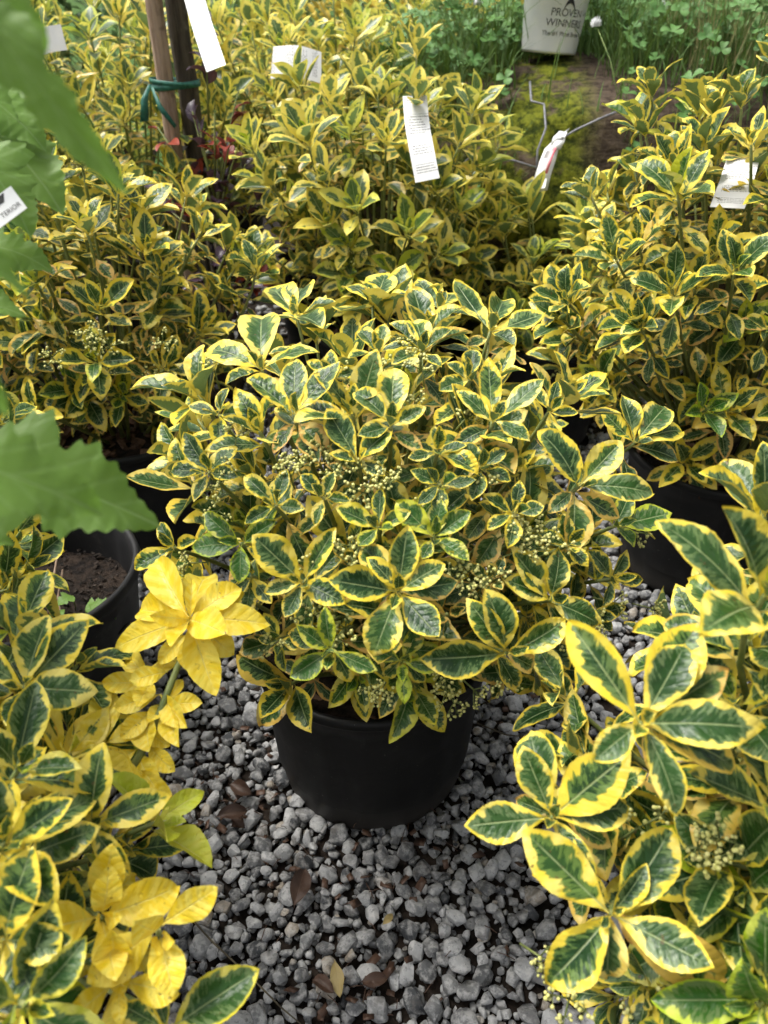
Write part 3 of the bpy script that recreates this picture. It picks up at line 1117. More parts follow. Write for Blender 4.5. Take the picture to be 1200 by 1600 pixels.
for (cpx, tips, kw) in [
    ((622, 924), [(517, 906), (577, 868), (637, 823), (692, 878), (684, 992), (584, 1022), (565, 845, -.3), (714, 908, -.3), (650, 1015, -.3)], dict(off=.035, age=.5, cam_b=.9)),
    ((472, 909), [(396, 838), (520, 825), (413, 922), (444, 962), (533, 938)], dict(off=.02, age=.5, cam_b=.7)),
    ((592, 822), [(527, 792), (640, 796), (560, 850), (594, 762)], dict(age=.25)),
    ((679, 838), [(622, 782), (734, 797), (732, 870), (660, 870), (690, 780)], dict(age=.22)),
    ((516, 1018), [(464, 981), (454, 1060), (585, 1050), (505, 955), (545, 1075, -.3)], dict(age=.1, upb=.1, off=.04)),
    ((629, 1036), [(632, 1102), (690, 1045), (580, 1014), (655, 985), (600, 1070, -.3), (665, 1075, -.3)], dict(age=.1, upb=.1, off=.035)),
    ((907, 758), [(856, 666), (973, 688), (1029, 762), (906, 852, -.4), (868, 790, -.3), (975, 800, -.3)], dict(off=.03, age=.5)),
    ((458, 645), [(387, 583), (458, 552), (526, 563), (420, 690, -.3), (505, 690, -.3)], dict(off=.03, age=.55, cam_b=.35)),
    ((611, 660), [(615, 563), (552, 600), (664, 630), (560, 672), (660, 690, -.3)], dict(off=.03, age=.5, cam_b=.4)),
    ((407, 574), [(404, 475), (315, 528), (489, 528), (350, 588), (455, 610, -.2)], dict(off=.02, age=.5, cam_b=.3)),
    ((772, 655), [(765, 557), (850, 590), (720, 600), (830, 680), (715, 680, -.3)], dict(off=.03, age=.5, cam_b=.4)),
    ((862, 938), [(882, 856), (806, 858), (800, 905), (948, 974), (900, 990, -.3)], dict(off=.02, age=.4)),
    ((794, 1022), [(739, 942), (770, 928), (891, 972), (668, 1034), (850, 1050, -.3)], dict(off=.05, age=.5)),
    ((560, 718), [(512, 640), (609, 666), (515, 705), (600, 735)], dict(age=.45)),
    ((323, 735), [(283, 672), (361, 692), (260, 730), (300, 779), (365, 740)], dict(off=.02, age=.45)),
    ((374, 849), [(311, 797), (297, 851), (423, 812), (371, 905), (425, 870, -.3)], dict(age=.02, off=.015)),
    ((429, 787), [(377, 736), (381, 814), (445, 731), (470, 790)], dict(age=.35)),
    ((688, 755), [(643, 733), (744, 746), (688, 799), (655, 785)], dict(age=.3)),
    ((684, 704), [(640, 712), (681, 662), (751, 729), (730, 690), (650, 690)], dict(age=.4)),
    ((768, 512), [(713, 436), (790, 457), (851, 484), (806, 530), (735, 520, -.3)], dict(off=.02, age=.45, cam_b=.3)),
    ((688, 480), [(654, 433), (711, 447), (734, 486), (650, 490)], dict(age=.5, cam_b=.3)),
    ((582, 472), [(538, 429), (602, 425), (643, 455), (530, 480)], dict(age=.5, cam_b=.3)),
    ((660, 545), [(612, 500), (650, 490), (705, 505), (690, 560), (615, 560)], dict(age=.45, cam_b=.4)),
    ((590, 545), [(560, 500), (600, 500), (640, 530), (545, 550)], dict(age=.45, cam_b=.4)),
    ((462, 490), [(425, 445), (470, 430), (520, 465), (500, 500), (420, 490)], dict(age=.4, cam_b=.4)),
    ((520, 590), [(480, 560), (515, 540), (560, 575), (540, 620)], dict(age=.45)),
    ((805, 800), [(760, 770), (815, 750), (850, 790), (800, 850), (765, 820)], dict(age=.5)),
    ((890, 850), [(850, 830), (885, 800), (930, 830), (925, 880)], dict(age=.4)),
    ((960, 905), [(930, 860), (985, 860), (1010, 905), (950, 945)], dict(age=.55)),
    ((965, 820), [(945, 770), (990, 770), (1052, 800), (1000, 850)], dict(age=.15)),
    ((268, 855), [(240, 815), (205, 885), (300, 840), (250, 890)], dict(age=.5)),
    ((994, 690), [(976, 616), (1046, 626), (1079, 660), (942, 637), (1072, 708, -.3)], dict(depth=.84, age=.5, d=(.15, -.6, .8), rise=.15)),
    ((860, 640), [(830, 600), (875, 590), (905, 640), (870, 680)], dict(age=.5)),
    ((735, 590), [(700, 560), (740, 540), (690, 600)], dict(age=.5)),
    ((505, 775), [(470, 740), (520, 735), (545, 780), (490, 815)], dict(age=.6)),
    ((340, 645), [(292, 628), (350, 600), (390, 640), (340, 690)], dict(age=.4, off=.0)),
    ((770, 905), [(735, 880), (790, 870), (760, 950)], dict(age=.75, off=0)), ((700, 960), [(660, 950), (735, 945), (700, 1005)], dict(age=.8, off=0)),
    ((755, 730), [(720, 690), (790, 700), (800, 745), (740, 775)], dict(age=.5)), ((545, 880), [(520, 850), (560, 850), (570, 900)], dict(age=.8, off=0)),
    ((435, 1000), [(410, 960), (400, 1000), (440, 1050), (470, 1010)], dict(age=.3, off=0)), ((850, 1075), [(800, 1070), (905, 1090), (860, 1120), (880, 1050)], dict(age=.65, off=.02)),
    ((390, 900), [(360, 930), (420, 940), (380, 960)], dict(age=.45, off=0)), ((930, 960), [(900, 940), (960, 985), (985, 950), (915, 1000)], dict(age=.6, off=0)),
]:
    star(A, cA, rA, cpx, tips, **kw)
fill_crown(A, cA, (0.232, 0.232, 0.188), 88, 0.057, seed=5, zmin=-0.75, buds=0.0, age=0.55, lower=3, peach=0.5, inner=0.3, yel=.05, upb=.8, open_=.85, keep=lambda p: not (p.y < .64 and p.z < .295))
for (px, py) in [(590, 740), (520, 745), (500, 720), (555, 735), (365, 690), (370, 735), (770, 890), (720, 900), (835, 830), (805, 860), (690, 1030), (705, 1090), (735, 1075), (580, 1065),
                 (520, 965), (490, 960), (480, 870), (720, 640), (640, 645), (540, 600), (340, 585), (660, 590), (745, 655), (930, 1000), (985, 830), (1010, 950), (300, 880), (430, 1000), (750, 960),
                 (860, 990), (760, 760), (680, 780), (620, 745), (470, 735), (340, 800), (780, 1060), (545, 850), (640, 560), (570, 770), (455, 745), (600, 755), (820, 845), (790, 835), (850, 850), (700, 1075), (690, 1055), (540, 980), (700, 905), (740, 930), (350, 770), (720, 660), (590, 580), (600, 1075), (950, 940), (915, 970)]:
    w = hit(cA, (0.268, 0.268, 0.20), px, py)
    d = ellipsoid_dir(cA, rA, w) + Vector((random.uniform(-.5, .5), random.uniform(-.5, .5), random.uniform(-.3, .3)))
    A.buds(w - A.o - d.normalized() * 0.014, d, random.uniform(0.8, 1.0))

# --- the shrub in the bottom right corner
F = shrub('large-leaved yellow-edged shrub crowding the bottom right corner of the photo', 0.44, 0.36, 2, True, chips=40)
cF, rF = Vector((0.42, 0.34, 0.37)), (0.285, 0.26, 0.21)
for (px, py, dp, L, kw) in [
    (1195, 930, .44, .074, dict(dir=(0, -.3, .9), open_=.8)), (1195, 800, .55, .062, dict(dir=(-.2, 0, 1), open_=.7)),
    (1165, 1390, .50, .062, dict(age=.1)), (1185, 1570, .46, .060, dict(age=.05)), (1060, 1290, .56, .060, dict(age=.8)), (1140, 1230, .52, .058, dict(age=.7)), (1100, 1010, .56, .060, dict(age=.5)),
    (905, 1180, .58, .056, dict(age=.6)), (1010, 1540, .53, .056, dict(age=.5)), (1090, 1460, .52, .058, dict(age=.2)), (1150, 1100, .5, .06, {}), (960, 1270, .60, .056, dict(age=.75)), (1040, 1380, .58, .056, dict(age=.7)),
    (915, 1330, .58, .055, dict(age=.7)), (960, 1560, .60, .055, dict(age=.4)), (1090, 1600, .5, .058, dict(age=.2)), (1170, 1000, .52, .06, dict(age=.4)), (880, 1080, .62, .05, dict(age=.6, dir=(-.5, .2, .6)))]:
    seen_tip(F, cF, rF, px, py, L, .5, depth=dp, **dict(dict(lower=2, cam_b=.3), **kw))
fill_crown(F, cF, (0.245, 0.225, 0.16), 60, 0.056, seed=9, zmin=-0.8, buds=0.25, age=0.6, lower=3, peach=0.5)
for (px, py, dp) in [(1090, 1325, .49), (1120, 1310, .49), (995, 1280, .52), (845, 1500, .56), (890, 1560, .54), (1055, 1540, .5), (1115, 930, .6), (1150, 960, .58), (1060, 1580, .5), (1130, 1160, .52), (1075, 1110, .55), (1000, 1600, .52)]:
    w = at(px, py, dp)
    d = Vector((random.uniform(-.6, .3), random.uniform(-.6, .1), random.uniform(.2, .8)))
    F.buds(w - F.o - d.normalized() * .025, d, 1.15)

star(F, cF, rF, (1003, 1128), [(893, 968), (1076, 1002), (1200, 1130), (933, 1182), (1071, 1272, .2), (1088, 978, .2), (1178, 1192, -.3), (1142, 1040, -.2)], depth=.44, d=(-.15, -.5, .85), age=.5, wid=.98, centre=.02)
star(F, cF, rF, (862, 1277), [(729, 1290), (817, 1170), (977, 1180), (897, 1328), (926, 1372), (822, 1138, .1), (984, 1260, .1)], depth=.50, d=(-.3, -.55, .8), age=.45, wid=1.05, centre=.018)
star(F, cF, rF, (955, 1430), [(824, 1304), (1012, 1358), (910, 1477), (1111, 1512), (861, 1542), (1052, 1303, .1), (1159, 1560, -.3), (950, 1545, -.2)], depth=.47, d=(-.2, -.6, .75), age=.45, wid=1.05, centre=.014)

# --- the shrub in the bottom left corner with the all-yellow sprig
E = shrub('yellow-edged shrub with one all-yellow sprig in the bottom left corner of the photo', -0.45, 0.34, 3, True, chips=40)
cE, rE = Vector((-0.43, 0.33, 0.36)), (0.265, 0.25, 0.21)
for (px, py, dp, L, kw) in [
    (40, 1570, .40, .055, dict(age=.2)), (30, 1200, .48, .052, dict(age=.4)),
    (110, 1180, .54, .05, dict(yel=.25)), (35, 980, .58, .058, {}), (120, 1040, .60, .052, {}), (200, 1330, .56, .05, dict(age=.5)), (160, 1160, .6, .05, dict(age=.1)), (100, 1500, .48, .05, dict(age=.5)),
    (245, 1285, .53, .052, dict(age=0.0, yel=.55, pairs=3)), (5, 1320, .44, .055, {})]:
    seen_tip(E, cE, rE, px, py, L, .5, depth=dp, **dict(dict(lower=2), **kw))
star(E, cE, rE, (35, 1072), [(130, 970), (68, 962), (138, 1078), (5, 1130), (-60, 1010)], depth=.52, d=(.1, -.5, .85), age=.5, wid=1.1, centre=.018)
star(E, cE, rE, (142, 1290), [(262, 1243), (88, 1222), (155, 1165), (198, 1365), (110, 1345, -.2)], depth=.49, d=(.3, -.5, .8), age=.5, wid=1.0, centre=.014)
star(E, cE, rE, (35, 1338), [(55, 1250), (145, 1298), (75, 1355), (-20, 1300), (0, 1400)], depth=.47, d=(.15, -.6, .8), age=.45, wid=1.05, centre=.016)
star(E, cE, rE, (2, 1470), [(40, 1335), (105, 1470), (55, 1570), (-80, 1500)], depth=.42, d=(.15, -.6, .8), age=.5, wid=1.1, centre=.016)
star(E, cE, rE, (262, 1612), [(398, 1520), (232, 1515), (190, 1570), (330, 1640)], depth=.46, d=(.25, -.5, .8), age=.35, wid=1.0, centre=.014, rise=.2)
# all-yellow sprig
def leaf_to(plant, c, t, dc, dt, yel, age, nh, wid=1.0):
    b, q = at(*c, dc) - plant.o, at(*t, dt) - plant.o
    plant.leaf(b, q - b, Vector(nh), (q - b).length * 1.04, plant.col(yel, age), wid=wid)


for (t, dt, nh, w) in [((172, 1010), .60, (0, -.5, .8), .62), ((240, 872), .63, (.1, -.8, .5), .68), ((322, 884), .64, (0, -.8, .5), .72), ((374, 915), .61, (-.3, -.6, .7), .80), ((421, 970), .60, (0, -.4, .9), .66),
                       ((400, 940), .63, (0, -.5, .8), .7), ((215, 950), .63, (.1, -.5, .8), .7), ((333, 1082), .57, (.1, -.8, .6), .72), ((364, 1022), .60, (.2, -.6, .7), .85), ((268, 1008), .56, (-.2, -.7, .7), .8),
                       ((240, 962), .57, (.1, -.7, .7), .7), ((345, 985), .56, (.1, -.6, .8), .8), ((300, 905), .60, (.1, -.9, .3), .55)]:
    leaf_to(E, (297, 968), t, .597, dt, 1.0, .5, nh, w * 1.32)
for (c, t, dc, dt, nh, w) in [((238, 1068), (160, 1066), .60, .59, (0, -.5, .8), .75), ((238, 1068), (198, 1022), .60, .62, (.2, -.7, .7), .8), ((238, 1068), (272, 1020), .60, .62, (-.2, -.7, .7), .9), ((238, 1068), (215, 1098), .60, .57, (0, -.7, .7), .95),
                              ((238, 1068), (250, 1030), .60, .63, (0, -.8, .6), .8), ((258, 1100), (311, 1098), .59, .58, (.1, -.6, .8), .85), ((258, 1100), (278, 1164), .59, .56, (.1, -.8, .5), .8), ((258, 1100), (232, 1128), .59, .57, (0, -.7, .7), 1.0),
                              ((258, 1100), (285, 1062), .59, .61, (0, -.7, .7), .8), ((228, 1120), (232, 1172), .585, .56, (0, -.8, .6), 1.3), ((232, 1165), (268, 1204), .575, .56, (.1, -.7, .7), .9), ((165, 1162), (163, 1068), .57, .60, (.3, -.8, .5), .8),
                              ((165, 1162), (98, 1178), .57, .56, (0, -.5, .9), .85), ((165, 1162), (226, 1128), .57, .58, (-.1, -.6, .8), .8), ((165, 1162), (205, 1222), .57, .55, (.1, -.7, .7), .9), ((165, 1162), (140, 1110), .57, .59, (.2, -.7, .7), .8), ((292, 990), (248, 1035), .60, .59, (0, -.7, .7), .9), ((292, 990), (300, 1050), .60, .58, (.1, -.8, .6), .85), ((270, 1030), (318, 1040), .60, .6, (.1, -.6, .8), .9), ((262, 1050), (205, 1062), .59, .57, (0, -.6, .8), .9), ((250, 1085), (180, 1105), .59, .575, (0, -.6, .8), .9), ((250, 1085), (290, 1135), .59, .565, (.1, -.8, .6), .9), ((240, 1110), (190, 1150), .585, .565, (0, -.7, .7), .95), ((225, 1140), (262, 1165), .58, .57, (.1, -.7, .7), .9), ((215, 1170), (160, 1205), .575, .56, (0, -.6, .8), .95), ((215, 1175), (240, 1235), .575, .55, (.1, -.8, .6), .95), ((205, 1200), (270, 1260), .57, .55, (.1, -.7, .7), .8)]:
    leaf_to(E, c, t, dc, dt, .95 if c[0] > 170 else .8, .5 if c[0] > 170 else .25, nh, w * 1.2)
E.stems.tube([at(190, 1230, .56) - E.o, at(235, 1150, .575) - E.o, at(300, 985, .60) - E.o], [.0034, .0030, .0024], 8)
# yellow cluster lower down
seen_tip(E, cE, rE, 160, 1435, .050, depth=.47, dir=(.4, -.5, .7), yel=1.0, pairs=4, lower=1, age=.5, wid=1.1)
seen_tip(E, cE, rE, 250, 1462, .042, depth=.46, dir=(.3, -.7, .6), yel=.95, pairs=3, lower=0, age=.55, open_=1.1, wid=1.3)
seen_tip(E, cE, rE, 185, 1540, .048, depth=.46, dir=(.3, -.6, .4), yel=.9, pairs=3, lower=1, age=.9)
fill_crown(E, cE, (0.225, 0.21, 0.16), 55, 0.054, seed=13, zmin=-0.8, buds=0.1, age=0.45, lower=3, peach=0.3)

# --- a shrub mostly out of frame on the left, and the shrubs behind
G = shrub('yellow-edged shrub at the left photo edge beside the pot of seedlings', -0.74, 0.56, 4, True)
for (px, py, dp, L, kw) in [(10, 650, .86, .06, {}), (25, 690, .84, .055, {}), (20, 850, .76, .058, {}), (40, 890, .74, .055, {}), (15, 920, .72, .055, {}), (35, 800, .80, .05, dict(age=.9))]:
    seen_tip(G, Vector((-.66, .58, .4)), (.27, .27, .2), px, py, L, .4, depth=dp, lower=2, **kw)
fill_crown(G, (-0.70, 0.56, 0.40), (0.24, 0.24, 0.19), 40, 0.056, seed=17, keep=lambda p: p.x < -0.5)

B = shrub('shrub with mulch-covered black pot behind the blurred lobed leaf on the left', -0.46, 1.20, 5, True, bark=True, chips=140)
cB, rB = (-0.47, 1.20, 0.45), (0.23, 0.22, 0.22)
fill_crown(B, cB, rB, 76, 0.060, seed=21, zmin=-0.75, lower=3, open_=.8, yel=.075, wild=0.12, upb=0.9, inner=0.35)
seen_tip(B, cB, rB, 120, 605, .052, depth=1.16, dir=(.1, -.8, .5), age=.1, lower=0, pairs=4)
for (px, py, dp) in [(395, 400, 1.25), (400, 420, 1.2)]:
    seen_tip(B, cB, rB, px, py, .062, depth=dp, dir=(.2, -.1, 1), lower=2, open_=.8)
for (px, py) in [(150, 540), (140, 520), (175, 545), (80, 560), (250, 540)]:
    w = hit(Vector(cB), rB, px, py)
    B.buds(w - B.o, Vector((.3, -.8, .5)), 1.2)

C = shrub('tall wide yellow-edged shrub with long upright shoots on the right', 0.55, 1.10, 6, True, bark=True, chips=120)
cC, rC = (0.56, 1.13, 0.50), (0.30, 0.27, 0.29)
fill_crown(C, cC, rC, 122, 0.061, seed=25, zmin=-0.72, lower=3, open_=.8, yel=.075, wild=0.12, upb=0.95, inner=0.35)
for (px, py, dp, L, kw) in [(1015, 135, 1.05, .05, {}), (1005, 195, 1.06, .05, {}), (885, 470, 1.02, .055, {}), (880, 500, 1.02, .055, {}), (1100, 225, .98, .055, {}), (1160, 150, 1.02, .055, {}), (1115, 170, 1.05, .05, {}),
                       (920, 300, 1.08, .05, {}), (1040, 270, .98, .055, {}), (1105, 640, .98, .045, dict(age=0, dir=(0, -.8, .6), lower=0)), (1000, 510, .95, .05, {}), (1150, 420, .9, .058, {}), (1050, 450, .92, .055, {}), (960, 400, 1.0, .055, {})]:
    seen_tip(C, Vector(cC), rC, px, py, L, .9, depth=dp, **dict(dict(lower=3, open_=.75), **kw))

BACK = [  # label, x, y, centre height, radii, shoots
    ('yellow-edged shrub in middle row carrying the upright white tag', -0.01, 1.62, .50, (.25, .24, .25), 105, .07),
    ('yellow-edged shrub in front of the mossy root ball', 0.36, 1.60, .355, (.22, .2, .14), 60, .06),
    ('yellow-edged shrub directly behind the staked young tree', -0.62, 1.98, .55, (.30, .26, .27), 95, .06),
    ('yellow-edged shrub just left of the staked young tree', -0.86, 1.50, .47, (.27, .25, .25), 95, .05),
    ('yellow-edged shrub behind the curved blank tag right of the young tree', -0.16, 2.12, .58, (.28, .25, .26), 95, .09),
    ('yellow-edged shrub farthest left in the back row', -1.20, 2.15, .55, (.32, .27, .30), 85, .07),
    ('yellow-edged shrub behind the tall right one, beside the far right tag', 1.02, 1.55, .52, (.30, .27, .27), 85, .06),
    ('yellow-edged shrub in the far row left of the weedy root ball', 0.10, 2.70, .60, (.33, .27, .27), 80, .14),
    ('yellow-edged shrub in the far row behind the young tree', -0.55, 2.75, .60, (.33, .27, .28), 80, .11),
    ('yellow-edged shrub in the far row at the top left', -1.25, 2.95, .58, (.36, .27, .28), 75, .1),
]
for i, (lab, x, y, cz, rad, n, yl) in enumerate(BACK):
    P = shrub(lab, x, y, 30 + i, False, yel=yl + .01)
    fill_crown(P, (x, y, cz), rad, int(n * .74), 0.070, seed=60 + i, zmin=-0.7, lower=3, wild=0.16, upb=1.0, inner=0.3, peach=.2, age=.38, buds=0.22 if y < 2 else 0.0, open_=0.74)

# all other kinds of leafy plants behind
def leafy_bush(name, label, x, y, h, rad, n, vkeys, L, seed, zc=None, group=None, per=9):
    P = Plant(name, label, 'bush', group, (x, y, 0), False, vkeys[0], rs=seed)
    rs = random.Random(seed)
    zc = zc or h * 0.55
    for i in range(7):
        t = rs.uniform(0, 6.28)
        q = Vector((math.cos(t) * rad * .5, math.sin(t) * rad * .5, zc))
        P.twigs.tube([(0, 0, 0), q * 0.4, q], [.010, .007, .004], 5)
    for i in range(n):
        z = rs.uniform(-0.9, 1)
        t = rs.uniform(0, 6.28)
        r = math.sqrt(1 - z * z)
        k = rs.uniform(0.55, 1.08)
        c = Vector((r * math.cos(t) * rad * k, r * math.sin(t) * rad * k, zc + z * (h - zc) * k))
        c.z = max(0.05, c.z)
        d0 = Vector((r * math.cos(t), r * math.sin(t), z + 0.7)).normalized()
        P.stems.tube([c - d0 * L * 2.2, c + d0 * L], [.0025, .0015], 4)
        vk = rs.choice(vkeys)
        for j in range(per):
            dd = (d0 + Vector((rs.gauss(0, .7), rs.gauss(0, .7), rs.gauss(0, .5)))).normalized()
            nn = (Vector((0, 0, 1)) + d0 * .5 + Vector((rs.gauss(0, .4), rs.gauss(0, .4), 0))).normalized()
            P.leaf(c + d0 * L * rs.uniform(-1.6, 1.0), dd, nn, L * rs.uniform(.6, 1.15), (rs.random(), 0, .5), vk)
    return P


leafy_bush('red_leaved_shrub', 'dark purple and red leaved shrub at the foot of the young tree', -0.36, 1.72, .72, .10, 40, ['purple', 'purple', 'purple', 'purple', 'red'], .050, 201, .42, per=6)
leafy_bush('golden_shrub', 'golden yellow shrub at the top edge between tags and weedy mound', 0.06, 3.45, 1.05, .50, 150, ['gold'], .050, 202)
leafy_bush('golden_shrub', 'orange-yellow shrub behind the far row near the top middle', -0.35, 3.9, 1.05, .42, 110, ['gold', 'gold', 'pale'], .050, 206)
leafy_bush('pale_flowered_shrub', 'pale greenish-white flowering shrub at the top left edge', -1.75, 3.6, 1.08, .50, 130, ['pale', 'pale', 'small'], .055, 203)
leafy_bush('green_bush', 'plain green leafy bush at the top edge left of the young tree', -1.15, 3.9, 1.05, .50, 150, ['small'], .055, 204)
leafy_bush('green_bush', 'dark green bush behind the young tree at the top edge', -0.85, 4.6, 1.30, .62, 150, ['small'], .06, 205)
leafy_bush('green_bush', 'broad dark green bush behind the golden shrubs', 0.25, 5.2, 1.35, .75, 170, ['small'], .065, 207)
leafy_bush('green_bush', 'low green bush beyond the weedy mound at top right', 1.35, 4.4, 1.25, .75, 170, ['small', 'small', 'pale'], .06, 208)
leafy_bush('green_bush', 'green bush beyond the far top left corner', -2.5, 5.0, 1.5, .9, 170, ['small'], .07, 209)
leafy_bush('green_bush', 'green bush beyond the top right corner', 2.4, 4.6, 1.4, .85, 170, ['small'], .07, 210)

# ================================================================== HIBISCUS: big lobed leaves close to the lens
def lobed_width(u):
    if u < 0.02: return 0.01
    pts = [(0.02, .012), (.05, .20), (.08, .18), (.13, .31), (.16, .28), (.22, .41), (.245, .36), (.31, .43), (.34, .34), (.37, .31), (.39, .22), (.43, .20), (.47, .30), (.50, .26), (.56, .31), (.585, .235), (.62, .20),
           (.66, .235), (.685, .19), (.73, .20), (.76, .145), (.80, .15), (.83, .11), (.87, .105), (.90, .07), (.94, .06), (1.0, .0)]
    for (a, b), (c, d) in zip(pts, pts[1:]):
        if a <= u <= c: return b + (d - b) * (u - a) / (c - a)
    return 0


V['hib'] = [Variant(grid_leaf('lobed_blade', 70, C7, lobed_width, f, a, .035, .0, 700 + i, M['hib'], tw)) for i, (f, a, tw) in enumerate([(.10, .6, .1), (.2, .8, -.15), (.05, 1.0, .2), (.15, .4, 0)])]
HB = Plant('potted_hibiscus', 'pot of dark soil and seedlings with bright green lobed leaves near the lens', 'potted plant', None, (-0.475, 0.785, 0), True, 'hib', rs=44)
add_pot(HB, seed=7, soil=0.075, chips=420, crumbs=True, mat='pot_worn', rt=.146, rimh=.022)
POTS.append((-0.475, 0.785, 0.113))
HBL = []


def hib_leaf(bp, tp, db, dt, nh=(0, -.3, 1), wid=1.0):
    b, t = at(*bp, db) - HB.o, at(*tp, dt) - HB.o
    d = t - b
    HB.leaf(b, d, Vector(nh).normalized(), d.length * 1.08, HB.col(0, .5), wid=wid)
    HBL.append(b)


hib_leaf((-50, -10), (182, 290), .23, .25, (-.35, -.55, .8), .40)
hib_leaf((-150, -130), (75, 60), .22, .24, (-.3, -.5, .8), .75)
hib_leaf((-190, 690), (160, 785), .26, .285, (-.25, -.45, .8), .72)
hib_leaf((-60, 715), (242, 805), .36, .38, (-.2, -.4, .8), .85)
hib_leaf((-200, 450), (22, 640), .20, .215, (.3, -.5, .7), .45)
hib_leaf((-140, 330), (42, 452), .23, .24, (.3, -.4, .8), .5)
hib_leaf((-70, 140), (70, 205), .52, .52, (.2, -.3, .9))
hib_leaf((-60, 190), (95, 290), .54, .52, (.3, -.3, .9))
hib_leaf((-50, 230), (48, 345), .50, .49, (.4, -.3, .8))
hib_leaf((-30, 215), (25, 120), .56, .58, (.3, -.6, .7))
hib_leaf((-60, 385), (75, 400), .52, .52, (.1, -.3, .9))
hib_leaf((-90, 470), (30, 480), .50, .50, (.1, -.3, .9))
hib_leaf((-120, 830), (12, 835), .42, .42, (.1, -.3, .9), .7)
hib_leaf((-120, 90), (20, 170), .46, .46, (.3, -.3, .9))
# branches that carry them, arching in from the pot
b0 = Vector((-0.09, -0.02, 0.16))
crown_pts = [b0, Vector((-.13, -.12, .45)), Vector((-.10, -.30, .66)), at(-260, 300, .42) - HB.o]
HB.twigs.tube(crown_pts, [.007, .006, .005, .004], 8)
HB.twigs.tube([Vector((-.10, -.30, .66)), at(-330, 0, .38) - HB.o, at(-190, -100, .235) - HB.o], [.004, .003, .002], 6)
HB.twigs.tube([Vector((-.13, -.12, .45)), at(-260, 640, .5) - HB.o, at(-200, 690, .28) - HB.o], [.004, .003, .002], 6)
for q in HBL:
    src = min([crown_pts[2], crown_pts[3], at(-330, 0, .38) - HB.o, at(-260, 640, .5) - HB.o, at(-200, 690, .28) - HB.o, at(-190, -100, .235) - HB.o], key=lambda s_: (s_ - q).length)
    pm = MB()
    pm.tube([src, (src + q) * .5 + Vector((0, 0, .01)), q], [.0014, .0012, .0010], 6)
    pm.build('petiole', M['stem'], HB.root)
# more leaves along the arching branches, outside the picture
hr = random.Random(3)
for path_ in (crown_pts, [crown_pts[2], at(-330, 0, .38) - HB.o, at(-190, -100, .235) - HB.o], [crown_pts[1], at(-260, 640, .5) - HB.o, at(-200, 690, .28) - HB.o]):
    for a_, b_ in zip(path_, path_[1:]):
        for k in range(max(2, int((b_ - a_).length / .028))):
            p_ = a_.lerp(b_, hr.random())
            if p_.z < .3: continue
            t_ = hr.uniform(0, 6.28)
            dv = Vector((math.cos(t_), math.sin(t_), hr.uniform(-.2, .5))).normalized()
            q_ = p_ + dv * hr.uniform(.012, .03)
            L_ = hr.uniform(.05, .085)
            ok = True
            for f_ in (0, .5, 1.1):
                w_ = q_ + dv * L_ * f_ + HB.o - EYE
                z_ = w_.dot(FWD)
                if z_ < .08 or 600 + FPX * (w_.x + .03) / z_ > -25: ok = False
            if not ok: continue
            HB.leaf(q_, dv, Vector((hr.gauss(0, .3), hr.gauss(0, .3), 1)), L_, HB.col(0, .5))
            pm = MB()
            pm.tube([p_, q_], [.0014, .0010], 5)
            pm.build('petiole', M['stem'], HB.root)
# seedlings and twigs in the pot
for (px, py, dp, sz) in [(128, 935, 1.02, .034), (160, 930, 1.0, .030), (112, 925, 1.03, .03), (150, 955, .99, .028), (75, 965, .98, .03), (140, 942, 1.01, .02)]:
    w = at(px, py, dp)
    w.z = 0.165 + 0.028 * random.random() + .012
    q = w - HB.o
    t = random.uniform(0, 6.28)
    HB.leaf(q, Vector((math.cos(t), math.sin(t), .15)), Vector((0, -.2, 1)), sz, HB.col(0, .5), wid=1.1)
    pm = MB()
    pm.tube([(q.x - .004, q.y + .004, .163), (q.x, q.y, q.z)], .0008, 5)
    pm.build('seedling_stem', M['stem'], HB.root)
for (a, b) in [((60, 945), (92, 852)), ((70, 940), (98, 890)), ((88, 930), (92, 952))]:
    pa, pb = at(*a, 1.0), at(*b, 1.06)
    pa.z = .168
    pb.z = max(pb.z, .19)
    pm = MB()
    pm.tube([pa - HB.o, (pa + pb) * .5 - HB.o, pb - HB.o], [.0022, .0018, .0014], 5)
    pm.build('dry_twig', M['stake'], HB.root)

